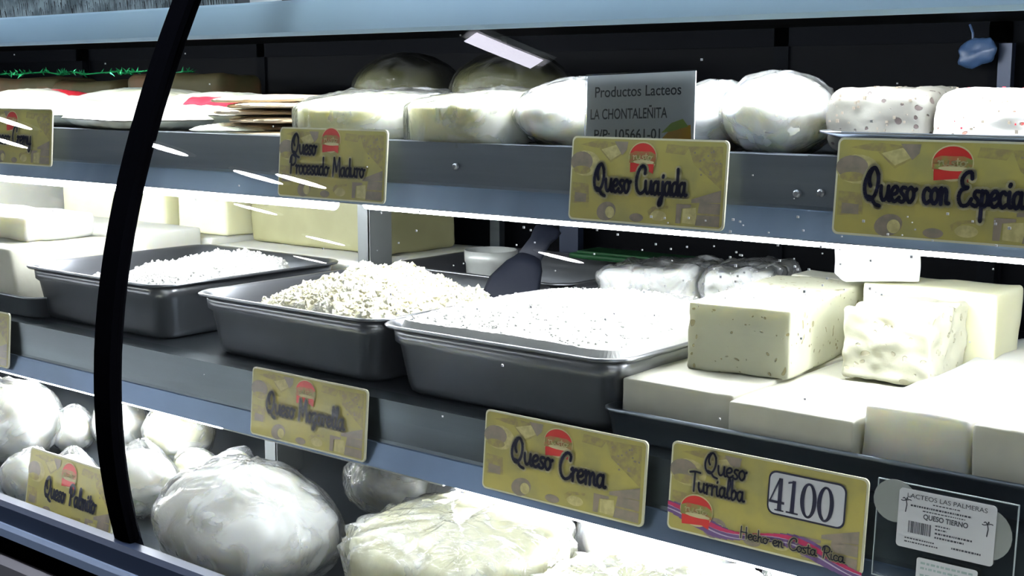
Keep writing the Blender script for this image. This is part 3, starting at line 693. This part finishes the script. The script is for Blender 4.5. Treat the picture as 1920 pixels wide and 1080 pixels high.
panB = pan(-1.352, -1.018, -.022, .315, MIDZ, PH, 'stainless pan holding yellowish cheese crumbs, middle one of three on the middle shelf')
panC = pan(-1.0155, -.688, -.030, .300, MIDZ, PH, 'stainless pan filled to the brim with white grated cheese, beside the cheese blocks')
panD = pan(-1.352, -1.018, .322, .592, MIDZ, PH, 'dark stainless pan in the rear row behind the crumb pan, holding a cup')
panE = pan(-1.012, -.70, .306, .592, MIDZ, PH, 'dark stainless pan in the rear row holding plastic-wrapped white cheese')
def mound(name, cx, cy, hx, hy, zb, fz, m, label, crumb=0, crumbs=(.002, .005), seed=1, nx=60, ny=60, chunky=.002, e=4, st=1.6):
    """heaped loose cheese; fz(u,v) gives the height above zb"""
    mb = MB(); vs = []; rr = random.Random(seed)
    def mp(u, v):
        n_ = (abs(u) ** e + abs(v) ** e) ** (1 / e); m_ = max(abs(u), abs(v))
        return (u * m_ / n_, v * m_ / n_) if n_ > 1e-6 else (u, v)
    def ht(u, v):
        k = max(0, 1 - (abs(u) ** e + abs(v) ** e)) ** .5
        return fz(u, v) * min(1, k * st) + chunky * (noise.noise(Vector((u * 22, v * 22, seed))) + .6 * noise.noise(Vector((u * 50, v * 50, seed)))) * min(1, k * 3)
    for j in range(ny + 1):
        for i in range(nx + 1):
            u, v = -1 + 2 * i / nx, -1 + 2 * j / ny
            u, v = mp(u, v); vs.append((u * hx, v * hy, ht(u, v)))
    fs = [(j * (nx + 1) + i, j * (nx + 1) + i + 1, (j + 1) * (nx + 1) + i + 1, (j + 1) * (nx + 1) + i) for j in range(ny) for i in range(nx)]
    nb = len(vs); bd = [i for i in range(nx + 1)] + [j * (nx + 1) + nx for j in range(1, ny + 1)] + [ny * (nx + 1) + i for i in range(nx - 1, -1, -1)] + [j * (nx + 1) for j in range(ny - 1, 0, -1)]
    vs += [(vs[i][0], vs[i][1], -.001) for i in bd]; q = len(bd)
    fs += [(bd[(i + 1) % q], bd[i], nb + i, nb + (i + 1) % q) for i in range(q)]; fs.append(tuple(nb + i for i in range(q))[::-1]); mb.add(vs, fs)
    for k in range(crumb):
        u, v = rr.uniform(-.95, .95), rr.uniform(-.95, .95)
        if abs(u) ** e + abs(v) ** e > .9: continue
        s = rr.uniform(*crumbs); c = Vector((u * hx, v * hy, ht(u, v) + s * .3))
        rot = Matrix.Rotation(rr.uniform(0, 6), 3, Vector((rr.random(), rr.random(), rr.random() + .1)).normalized())
        ps = [c + rot @ Vector(q) * s * rr.uniform(.7, 1.2) for q in ((1, 0, 0), (-1, 0, 0), (0, 1, 0), (0, -1, 0), (0, 0, .8), (0, 0, -.8))]
        mb.add(ps, [(0, 2, 4), (2, 1, 4), (1, 3, 4), (3, 0, 4), (2, 0, 5), (1, 2, 5), (3, 1, 5), (0, 3, 5)])
    o = mb.build(name, m); o.location = (cx, cy, zb); return tag(o, label, 'cheese', kind='stuff')
mound('grated_cheese', panA[1] + .0, panA[2], .137, .134, MIDZ + .034, lambda u, v: .022 + .026 * max(0, min(1, (u * .6 + v * .5 + .6))) + .006 * noise.noise(Vector((u * 3, v * 3, 1))), 'grated', 'fine grated white cheese in the leftmost pan', 1600, (.0015, .0035), 1)
mound('cheese_crumbs', panB[1], panB[2], .137, .135, MIDZ + .034, lambda u, v: .022 + .052 * math.exp(-((u - .15) ** 2 + (v + .05) ** 2) * 1.7) + .010 * noise.noise(Vector((u * 4, v * 4, 2))), 'crumbs', 'loose yellowish cheese crumbs heaped in the middle pan', 2600, (.002, .0055), 2, chunky=.004)
mound('grated_cheese', panC[1], panC[2], .1507, .1517, MIDZ + .0665, lambda u, v: .0145 + .024 * math.exp(-((u - .1) ** 2 + (v - .2) ** 2) * 1.6), 'grated', 'white grated cheese heaped level with the rim of the right pan', 700, (.001, .0028), 3, chunky=.0010, e=12, st=4)

# ------------------------------------------------------------ middle shelf: cheese blocks
def block(name, x0, x1, y0, y1, z0, z1, m, label, group=None, rz=0, r=.004, amp=.0015, seed=0, shear=(0, 0), taper=0, freq=18, n=9):
    t = rounded_box((x1 - x0) / 2, (y1 - y0) / 2, (z1 - z0) / 2, r, n, amp, freq, seed, shear, taper).build(name, m, None, True)
    t.location = ((x0 + x1) / 2, (y0 + y1) / 2, (z0 + z1) / 2); t.rotation_euler = (0, 0, rz)
    return tag(t, label, 'cheese', group)
# tray under the slabs
t = empty('shallow_tray', (-.389, .2, MIDZ), label='shallow steel tray on the middle shelf carrying the white cheese slabs', cat='tray')
hx, hy = .325, .228
def rr_(ins, rad, z): return [(a, b, z) for a, b in rrect(-hx + ins, hx - ins, -hy + ins, hy - ins, rad, 4)]
MB().loft([rr_(.012, .01, 0), rr_(.008, .012, .004), rr_(.005, .012, .0275), rr_(.002, .014, .029), rr_(.002, .014, .032), rr_(.005, .012, .0325), rr_(.008, .012, .030), rr_(.012, .010, .017)]).build('tray_body', 'steel_rail', t, True)
TZ = MIDZ + .0172
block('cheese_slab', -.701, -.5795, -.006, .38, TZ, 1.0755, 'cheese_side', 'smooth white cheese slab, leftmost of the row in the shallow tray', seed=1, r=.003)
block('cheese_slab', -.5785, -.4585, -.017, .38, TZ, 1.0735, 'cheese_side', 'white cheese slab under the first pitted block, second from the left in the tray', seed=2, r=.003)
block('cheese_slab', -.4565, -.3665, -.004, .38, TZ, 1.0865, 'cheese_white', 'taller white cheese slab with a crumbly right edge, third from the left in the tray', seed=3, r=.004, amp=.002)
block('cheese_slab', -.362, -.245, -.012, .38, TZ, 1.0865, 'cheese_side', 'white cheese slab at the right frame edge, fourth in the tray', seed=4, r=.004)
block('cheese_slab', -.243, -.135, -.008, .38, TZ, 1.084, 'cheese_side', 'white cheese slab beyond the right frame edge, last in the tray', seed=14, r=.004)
BZ = 1.0762
block('cheese_block', -.6845, -.5785, .070, .292, BZ, 1.1425, 'cheese_pits', 'cheese block with small dark pits standing on the slabs next to the full pan', rz=R(6), seed=5, r=.003, amp=.0018, freq=30, n=14)
block('cheese_block', -.541, -.4585, .128, .235, 1.0872 - .0105, 1.1425, 'cheese_rough', 'cheese block with a rough torn front face, right of the pitted block', rz=R(4), seed=6, r=.003, amp=.0035, freq=45, n=18)
block('cheese_block', -.575, -.437, .246, .318, BZ, 1.150, 'cheese_yellow', 'yellowish cheese block behind the torn-faced block', rz=R(0), seed=7, r=.003, amp=.0025)
block('cheese_block', -.70, -.575, .326, .375, BZ, 1.137, 'cheese_side', 'low white cheese block at the back behind the pitted block', seed=8)
block('cheese_block', -.611, -.535, .244, .30, 1.151, 1.193, 'cheese_white', 'small upright white cheese block standing on top of the others under the upper rail', rz=R(38), seed=9, r=.002)

# rear pans' contents
p = atY(925, 560, .43)
t = empty('cup', (-1.235, .43, MIDZ + .003), label='pale ribbed cup standing in the rear pan behind the cheese crumbs', cat='cup')
rings = [[(r * math.cos(a * math.pi / 14), r * math.sin(a * math.pi / 14), z) for a in range(28)] for r, z in ((.026, 0), (.028, .01), (.034, .055), (.036, .058), (.037, .075), (.0385, .077), (.039, .094), (.037, .094), (.035, .07), (.026, .006))]
MB().loft(rings).build('cup_body', 'cup', t, True)
# scoop
a = atY(945, 555, .24); b = atY(1022, 440, .33)
t = empty('cheese_scoop', (a.x, .24, a.z - .01), label='black plastic scoop stuck in the cheese crumbs, handle up', cat='scoop')
d = Vector((b.x - a.x, .09, b.z - a.z + .01)); L_ = d.length; dn = d.normalized()
side = dn.cross(Vector((.3, -1, .2))).normalized(); nr = side.cross(dn)
rings = []
for s, wd, th in ((-.06, .030, .003), (0, .034, .003), (.25, .036, .003), (.50, .026, .004), (.62, .017, .008), (.9, .015, .008), (1.0, .018, .009), (1.08, .019, .008), (1.14, .010, .005)):
    c = dn * L_ * s + nr * (.006 * math.sin(s * 3)); rings.append([c + side * wd * math.cos(k * math.pi / 6) + nr * th * math.sin(k * math.pi / 6) for k in range(12)])
MB().loft(rings[:5]).build('blade', 'black_plastic', t, True); MB().loft(rings[4:]).build('handle', 'black_plastic', t, True)
def wrapped(name, mbc, mbw, loc, rot, mc, label, cat='cheese', group=None, mw='wrap'):
    t = empty(name, loc, rot, label=label, cat=cat, group=group)
    mbc.build('cheese', mc, t, True); mbw.build('plastic_wrap', mw, t, True); return t
for i, (x, y, hx, hy, hz, lb) in enumerate([(-.93, .42, .066, .06, .032, 'plastic-wrapped white cheese in the rear pan behind the full pan'), (-.80, .42, .045, .06, .036, 'smaller plastic-wrapped white cheese in the rear pan beside the pitted block')]):
    c = rounded_box(hx, hy, hz, .012, 6, .004, 30, i); wv = rounded_box(hx * 1.07, hy * 1.07, hz * 1.12, .014, 12, .006, 60, i + 4)
    wrapped('wrapped_cheese', c, wv, (x, y, MIDZ + .010 + hz * 1.12 + .024), (0, R(-4), .2), 'cheese_white', lb, mw='wrap_milky')
t = empty('green_lid', (-1.055, .545, 1.100), (R(0), 0, 0), label='dark green plastic lid lying across the rims of the rear pans', cat='lid')
rounded_box(.10, .035, .004, .003, 4, 0).build('lid_plate', 'green_lid', t, True).location.z = .004
rounded_box(.09, .027, .002, .001, 4, 0).build('lid_ridge', 'green_lid', t, True).location.z = .009

# left group: big blocks and slabs
t = empty('shallow_tray', (-1.99, .09, MIDZ), label='shallow dark tray under the cheese at the far left of the middle shelf', cat='tray')
hx, hy = .285, .115
MB().loft([rr_(.012, .02, 0), rr_(.006, .024, .004), rr_(.004, .024, .028), rr_(.0, .026, .030), rr_(.0, .026, .032), rr_(.006, .024, .032), rr_(.010, .022, .006)]).build('tray_body', 'steel_pan', t, True)
block('cheese_slab', -2.20, -1.782, -.008, .19, MIDZ + .006, 1.112, 'cheese_side', 'large white cheese slab with a slanted right end at the far left of the middle shelf', seed=20, r=.008, shear=(-.25, 0), amp=.003)
block('cheese_slab', -2.26, -1.775, .215, .325, MIDZ + .001, 1.118, 'cheese_white', 'long white cheese slab left of the first pan, behind the slanted one', seed=21, r=.004)
block('cheese_slab', -2.25, -1.762, .335, .60, MIDZ + .001, 1.100, 'cheese_white', 'low white cheese slab at the back left carrying the tall yellowish block', seed=22)
block('cheese_slab', -1.758, -1.38, .335, .60, MIDZ + .001, 1.090, 'cheese_white', 'low white cheese slab behind the grated cheese pan', seed=25)
block('cheese_block', -2.215, -1.90, .345, .50, 1.1012, 1.186, 'cheese_yellow', 'tall pale yellow cheese block at the back left, just left of the black strip', seed=23, r=.006, amp=.002)
block('cheese_block', -1.885, -1.752, .36, .50, 1.1012, 1.184, 'cheese_yellow', 'pale yellow cheese block just right of the black strip at the back', seed=26, r=.006, amp=.002)
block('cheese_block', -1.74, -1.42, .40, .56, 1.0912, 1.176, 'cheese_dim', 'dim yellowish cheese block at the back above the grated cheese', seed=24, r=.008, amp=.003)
block('cheese_block', -2.70, -2.29, .22, .45, MIDZ + .001, 1.185, 'cheese_white', 'tall white cheese block at the far left frame edge', seed=27, r=.008, amp=.003)
block('cheese_block', -2.16, -1.84, .05, .17, 1.1125, 1.15, 'cheese_white', 'white cheese block lying on the slanted slab at the left frame edge', seed=28, r=.008, amp=.003)

# ------------------------------------------------------------ upper shelf
SZ = UPZ - .0015
def wheel(x, y, rx, ry, h, m, label, seed, e=2.2, tilt=0, rz=0, z=SZ, edge=.3, wrapm='wrap', dome=.1, group=None):
    c = disc_shape(rx, ry, h, e, edge, amp=.002, seed=seed, dome=dome)
    wv = disc_shape(rx, ry, h * 1.0, e, edge, 96, amp=.003, seed=seed + 9, scale=1.05, dome=dome, ridge=.0040)
    t = wrapped('wrapped_cheese_round', c, wv, (x, y, z + .001 + (math.sin(abs(tilt)) * ry)), (tilt, 0, rz), m, label, group=group, mw=wrapm)
    return t
def xat(px, py, Y): return atY(px, py, Y).x
x0, x1 = xat(604, 220, .085), xat(800, 220, .085)
wheel((x0 + x1) / 2, .092, (x1 - x0) / 2, .082, .046, 'cheese_yellow', 'plastic-wrapped pale yellow half wheel with a slanting top above the Procesado Maduro tag', 31, 2.6, R(6), R(8), edge=.2)
x0, x1 = xat(812, 220, .08), xat(1036, 220, .08)
wheel((x0 + x1) / 2, .088, (x1 - x0) / 2, .080, .050, 'cheese_yellow', 'plastic-wrapped pale yellow wheel with a flat white-lit top, right of the slanting one', 32, 3.0, R(5), R(-6), edge=.14)
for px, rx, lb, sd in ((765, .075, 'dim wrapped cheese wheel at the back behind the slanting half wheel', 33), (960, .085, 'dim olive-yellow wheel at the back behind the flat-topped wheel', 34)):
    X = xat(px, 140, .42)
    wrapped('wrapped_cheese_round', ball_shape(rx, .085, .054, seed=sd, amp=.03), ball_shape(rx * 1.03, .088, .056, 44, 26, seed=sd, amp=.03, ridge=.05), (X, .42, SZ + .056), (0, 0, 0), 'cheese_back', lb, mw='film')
def ball(px, py, Y, rx, ry, rz, label, seed, m='cheese_white', wm='wrap_milky', z=SZ, group=None, rot=0, name='wrapped_cheese_ball'):
    X = xat(px, py, Y)
    return wrapped(name, ball_shape(rx, ry, rz, seed=seed), ball_shape(rx * 1.05, ry * 1.05, rz * 1.06, 64, 40, amp=.05, seed=seed + 2, ridge=.10, fold=.14), (X, Y, z + rz * 1.02), (0, 0, rot), m, label, group=group, mw=wm)
ball(1078, 215, .085, .054, .07, .034, 'round white cheese in clear wrap partly hidden by the left side of the paper sign', 41)
ball(1345, 215, .080, .040, .055, .033, 'round white cheese in crinkled wrap just right of the paper sign', 42)
ball(1462, 215, .080, .050, .062, .037, 'taller white cheese ball in crinkled wrap beside the spiced cheese tray', 43)
# tray with the two spiced blocks
t = empty('serving_tray', (-.30, .13, SZ), label='steel serving tray with a flared rim holding the two spiced cheeses, upper right', cat='tray')
hx, hy = .222, .125
MB().loft([rr_(.030, .02, 0), rr_(.024, .024, .003), rr_(.014, .028, .020), rr_(.0, .032, .0245), rr_(.0, .032, .0265), rr_(.014, .028, .023), rr_(.026, .022, .005)]).build('tray_body', 'steel_pan', t, True)
a, b = xat(1524, 230, .04), xat(1738, 230, .04)
def spiced(x0, x1, z1, label, seed, rz, ms):
    t = rounded_box((x1 - x0) / 2, .065, (z1 - SZ - .006) / 2, .014, 12, .003, 40, seed).build('spiced_cheese', ms, None, True)
    t.location = ((x0 + x1) / 2, .112, (z1 + SZ + .006) / 2); t.rotation_euler = (0, 0, rz)
    tag(t, label, 'cheese')
    # herb and chilli flecks in the surface
    rr = random.Random(seed); mb = MB(); hx_, hy_, hz_ = (x1 - x0) / 2, .065, (z1 - SZ - .006) / 2
    for k in range(60):
        f = rr.choice('fffrt'); s = rr.uniform(.0004, .0013)
        q = {'f': (rr.uniform(-.85, .85) * hx_, -hy_ - .0006, rr.uniform(-.7, .8) * hz_), 'r': (hx_ + .0006, rr.uniform(-.8, .8) * hy_, rr.uniform(-.7, .8) * hz_), 't': (rr.uniform(-.8, .8) * hx_, rr.uniform(-.8, .8) * hy_, hz_ + .0006)}[f]
        mb.box(q[0] - s, q[0] + s, q[1] - s * .6, q[1] + s * .6, q[2] - s * rr.uniform(.6, 1.8), q[2] + s, rr.choice([0, 0, 0, 1] if 'whiter' in label else [0]))
    tag(mb.build('herb_flecks', ['print_grey', 'red_print'], t), kind='stuff')
spiced(a, a + .092, 1.3475, 'grey speckled spiced cheese, left one in the serving tray', 51, R(6), 'cheese_spice')
spiced(a + .104, a + .215, 1.347, 'whiter spiced cheese with red flecks, right one in the serving tray', 52, R(-2), 'cheese_spice2')
spiced(a + .225, a + .30, 1.345, 'spiced cheese beyond the right frame edge in the serving tray', 53, R(2), 'cheese_spice2')

# pouches of white cheese, left
def pouch(x, y, hw, hd, hh, rz, label, seed, prints=(), tilt=0, z=SZ, m='white_bag'):
    t = empty('cheese_pouch', (x, y, z + hh * .75 + .002), (tilt, 0, rz), label=label, cat='pouch')
    def srf(u, v, s, off=0):
        k = (max(0, 1 - abs(u) ** 2.6) * max(0, 1 - abs(v) ** 2.4)) ** .5
        pin = 1 - .10 * (1 - abs(v)) * abs(u) ** 6
        zz = s * (hh * k * (.75 if s < 0 else 1) + .0006) + .0016 * fbm((u * 3, v * 3, s), 2.2, seed) * (1 if k > .1 else .3)
        zz = max(zz, -hh * .74)
        return Vector((u * hw, v * hd * (1 - .08 * abs(u) ** 8) * pin, zz + s * off))
    n = 26; mb = MB(); rows = []
    for s in (1, -1):
        vs = [srf(-1 + 2 * i / n, -1 + 2 * j / n, s) for j in range(n + 1) for i in range(n + 1)]
        fs = [(j * (n + 1) + i, j * (n + 1) + i + 1, (j + 1) * (n + 1) + i + 1, (j + 1) * (n + 1) + i) for j in range(n) for i in range(n)]
        mb.add(vs, fs if s > 0 else [f[::-1] for f in fs])
    mb.build('pouch_body', m, t, True)
    for (u0, u1, v0, v1, pm) in prints:
        q = MB(); k = 12
        q.add([srf(u0 + (u1 - u0) * i / k, v0 + (v1 - v0) * j / k, 1, .0006) for j in range(k + 1) for i in range(k + 1)], [(j * (k + 1) + i, j * (k + 1) + i + 1, (j + 1) * (k + 1) + i + 1, (j + 1) * (k + 1) + i) for j in range(k) for i in range(k)])
        q.build('printed_panel', pm, t, True)
    return t
pouch(xat(245, 215, .06), .075, .125, .075, .022, R(-14), 'plump white pouch overhanging the upper rail behind the black strip', 61)
pouch(xat(270, 190, .22), .225, .13, .07, .026, R(6), 'white pouch with a red top panel behind the plump front pouch', 62, [(-.55, .45, .35, .85, 'red_print'), (-.4, 0.1, -.3, .2, 'grey_print')], z=SZ + .012)
pouch(xat(385, 200, .13), .16, .10, .075, .030, R(10), 'white pouch with a red stripe on its front edge, right of the black strip', 63, [(-.1, .75, -.92, -.66, 'red_print')])
pouch(xat(110, 200, .12), .13, .13, .07, .024, R(5), 'white pouch left of the plump front pouch', 64)
pouch(xat(20, 200, .12), .17, .13, .08, .032, R(-5), 'white pouch with a red corner at the left frame edge', 65, [(.3, .8, .0, .7, 'red_print')])
pouch(xat(430, 240, .045), .055, .055, .028, .008, R(12), 'small flat clear packet lying in front of the flat breads', 66)
# flat breads in a leaning stack
for i in range(6):
    X = xat(535 + random.uniform(-14, 10), 230, .10)
    o = disc_shape(.078, .07, .0085, 2.4, .5, 30, amp=.0015, seed=70 + i).build('flat_bread', 'beige', None, True)
    o.location = (X - (i % 2) * .02, .11 + random.uniform(-.015, .02), SZ + .0005 + i * .0087); o.rotation_euler = (R(random.uniform(-1, 1)), R(random.uniform(-1.5, 1.5)), i * .7)
    tag(o, ['lowest flat beige bread of the stack beside the yellow half wheel', 'second flat bread from the bottom of the beige stack', 'third flat bread from the bottom of the beige stack', 'fourth flat bread from the bottom of the beige stack', 'fifth flat bread from the bottom of the beige stack', 'topmost flat bread of the beige stack left of the half wheel'][i], 'bread', 'flat breads in the stack')
# brown packets, and small green reflections modelled as a strand, at the back left
for i, (px, h, lb) in enumerate([(60, .075, 'brown packet at the back of the upper shelf, leftmost of three'), (160, .07, 'brown packet at the back under the green flecks, middle of three'), (345, .08, 'brown packet at the back right of the black strip')]):
    X = xat(px, 160, .40)
    o = rounded_box(.13, .05, h / 2, .015, 6, .006, 14, 80 + i).build('brown_packet', 'brown_pack', None, True)
    o.location = (X, .42, SZ + h / 2 + .002); tag(o, lb, 'packet')
t = empty('green_glint_strand', (xat(100, 130, .45), .44, SZ + .080), label='small green reflections modelled as a strand of flecks on the brown packets, back left', cat='painted reflection')
pts = [(-.42 + .04 * i, .015 * math.sin(i * 1.3), .008 + .003 * math.sin(i * 2.1)) for i in range(22)]
MB().tube(pts, .0015, 5).build('glint_string', 'green_glint', t)
mb = MB(); rr = random.Random(9)
for k in range(260):
    b = Vector(pts[rr.randrange(22)]) + Vector((rr.uniform(-.02, .02), 0, 0)); d = Vector((rr.uniform(-1, 1), rr.uniform(-1, 1), rr.uniform(-.5, 1))).normalized() * .011; n = d.orthogonal().normalized() * .0018
    mb.add([b - n, b + n, b + d], [(0, 1, 2)])
tag(mb.build('glint_flecks', 'green_glint', t), kind='stuff')
# blue reflection on the glass, modelled as a solid shape at the rear door
X = xat(1828, 72, .58)
t = empty('blue_reflection_shape', (X, .585, 1.388), (0, R(-20), 0), label='pale blue reflection modelled as a small crumpled shape by the rear door, top right', cat='bag')
ball_shape(.026, .008, .016, amp=.3, freq=50, seed=4).build('reflection_body', 'blue_reflection', t, True); MB().tube([(0, 0, .012), (.004, .0, .025), (.002, .004, .036)], .0015, 6).build('reflection_tail', 'blue_reflection', t)

# ------------------------------------------------------------ bottom deck
def drop(px, py, rpx, flat=.92, k=1.0):
    """where a round cheese seen at this pixel with this apparent radius rests on the deck"""
    r = ray(px, py); best = None; tt = .8
    while tt < 2.6:
        p = CAM + r * tt; rad = rpx * tt / F; e = abs(p.z - rad * flat * k - deckz(p.y))
        if best is None or e < best[0]: best = (e, p, rad)
        tt += .002
    return best[1], best[2]
def deck_ball(px, py, rpx, label, seed, m='cheese_white', wm='wrap_milky', Y=None, fl=.92, wide=1, deep=1):
    if Y is None: p, rad = drop(px, py, rpx, fl)
    else: p = atY(px, py, Y); rad = rpx * (p - CAM).dot(FW) / F
    return wrapped('wrapped_cheese_ball', ball_shape(rad * wide, rad * deep, rad * fl, amp=.06, freq=12, seed=seed), ball_shape(rad * 1.05 * wide, rad * 1.05 * deep, rad * 1.06 * fl, 64, 40, amp=.06, freq=12, seed=seed, ridge=.10, knot=.25, fold=.16), p, (R(random.uniform(-30, 30)), R(random.uniform(-30, 30)), random.uniform(0, 6)) if wide == 1 else (0, 0, 0), m, label, mw=wm)
deck_ball(30, 790, 78, 'large bright wrapped cheese ball at the left frame edge on the bottom deck', 101)
deck_ball(134, 805, 42, 'wrapped cheese ball left of the black strip, in the rear row of the deck', 102)
deck_ball(225, 795, 50, 'wrapped cheese ball right behind the black strip in the rear row', 103)
deck_ball(335, 812, 62, 'wrapped yellowish cheese ball under the middle rail, right of the black strip', 104, 'cheese_yellow')
deck_ball(262, 905, 68, 'wrapped cheese ball in the front row, just right of the black strip', 105)
deck_ball(135, 895, 48, 'wrapped cheese ball directly behind the Palmito tag', 106)
deck_ball(52, 895, 48, 'wrapped cheese ball left of the Palmito tag at the front', 107)
deck_ball(440, 880, 38, 'small wrapped cheese behind the big mozzarella ball, left of the white bracket', 108)
deck_ball(365, 885, 44, 'wrapped cheese ball wedged left of the big mozzarella ball', 109, 'cheese_yellow')
# the big mozzarella ball
p = Vector((-1.115, -.125, deckz(-.12)))
wrapped('wrapped_mozzarella', ball_shape(.112, .088, .060, 48, 30, amp=.07, freq=9, seed=111), ball_shape(.117, .093, .064, 72, 48, amp=.07, freq=9, seed=111, ridge=.07, knot=.1, fold=.10), (p.x, p.y, p.z + .064), (0, R(6), 0), 'cheese_white', 'big bulging wrapped mozzarella ball behind the lower glass, below the Mozarella tag', mw='wrap_milky')
# wheels along the front right
def deck_wheel(x, y, rx, ry, h, label, seed, m, e=2.6, z=None, tilt=0, edge=.16, wm='wrap'):
    c = disc_shape(rx, ry, h, e, edge, 48, amp=.003, seed=seed, dome=.06); wv = disc_shape(rx, ry, h, e, edge, 110, amp=.004, seed=seed + 9, scale=1.04, dome=.08, ridge=.006)
    return wrapped('wrapped_cheese_round', c, wv, (x, y, (deckz(y + ry) if z is None else z) + .002), (tilt, 0, 0), m, label, mw=wm)
deck_wheel(-.830, -.090, .106, .094, 0.112, 'wrapped cheese wheel with a dull yellow cut side, right of the mozzarella ball', 121, 'cheese_yellow', z=.815, tilt=R(4.7))
deck_wheel(-.600, -.105, .108, .098, .108, 'plastic-wrapped wheel with crumpled film on its edge, below the Crema tag', 122, 'cheese_yellow', z=.815, tilt=R(4.7))
deck_wheel(-.38, -.115, .100, .095, .10, 'plastic-wrapped cheese wheel at the bottom right below the Turrialba tag', 123, 'cheese_yellow', z=.815, tilt=R(4.7))
deck_wheel(-.16, -.115, .100, .095, .10, 'plastic-wrapped cheese wheel beyond the bottom right corner', 124, 'cheese_yellow', z=.815, tilt=R(4.7))
for i, (x, m, lb) in enumerate([(-1.07, 'cheese_white', 'dim loosely bagged cheese at the back of the deck behind the white bracket'), (-.93, 'cheese_white', 'loosely bagged cheese at the back of the deck below the middle rail'), (-.72, 'cheese_white', 'brightly lit bagged cheese at the back of the deck, below the Crema tag'), (-.50, 'cheese_white', 'bagged cheese at the back of the deck below the Turrialba tag')]):
    wrapped('bagged_cheese', ball_shape(.086, .085, .050, seed=130 + i, amp=.08), ball_shape(.092, .09, .056, 64, 36, seed=130 + i, amp=.08, ridge=.10, fold=.12), (x, .105, deckz(.105) + .055), (0, 0, .5 * i), m, lb, mw='wrap_milky')
for i, (x, lb) in enumerate([(-1.95, 'white bagged cheese at the back left of the deck'), (-1.72, 'pale bagged cheese at the back of the deck left of the black strip'), (-1.50, 'pale bagged cheese at the back of the deck right of the black strip')]):
    wrapped('bagged_cheese', ball_shape(.095, .09, .05, seed=140 + i, amp=.08), ball_shape(.10, .095, .054, 48, 28, seed=140 + i, amp=.08, ridge=.10), (x, .25, deckz(.25) + .053), (0, 0, .5 * i), 'cheese_white', lb, mw='wrap_milky')
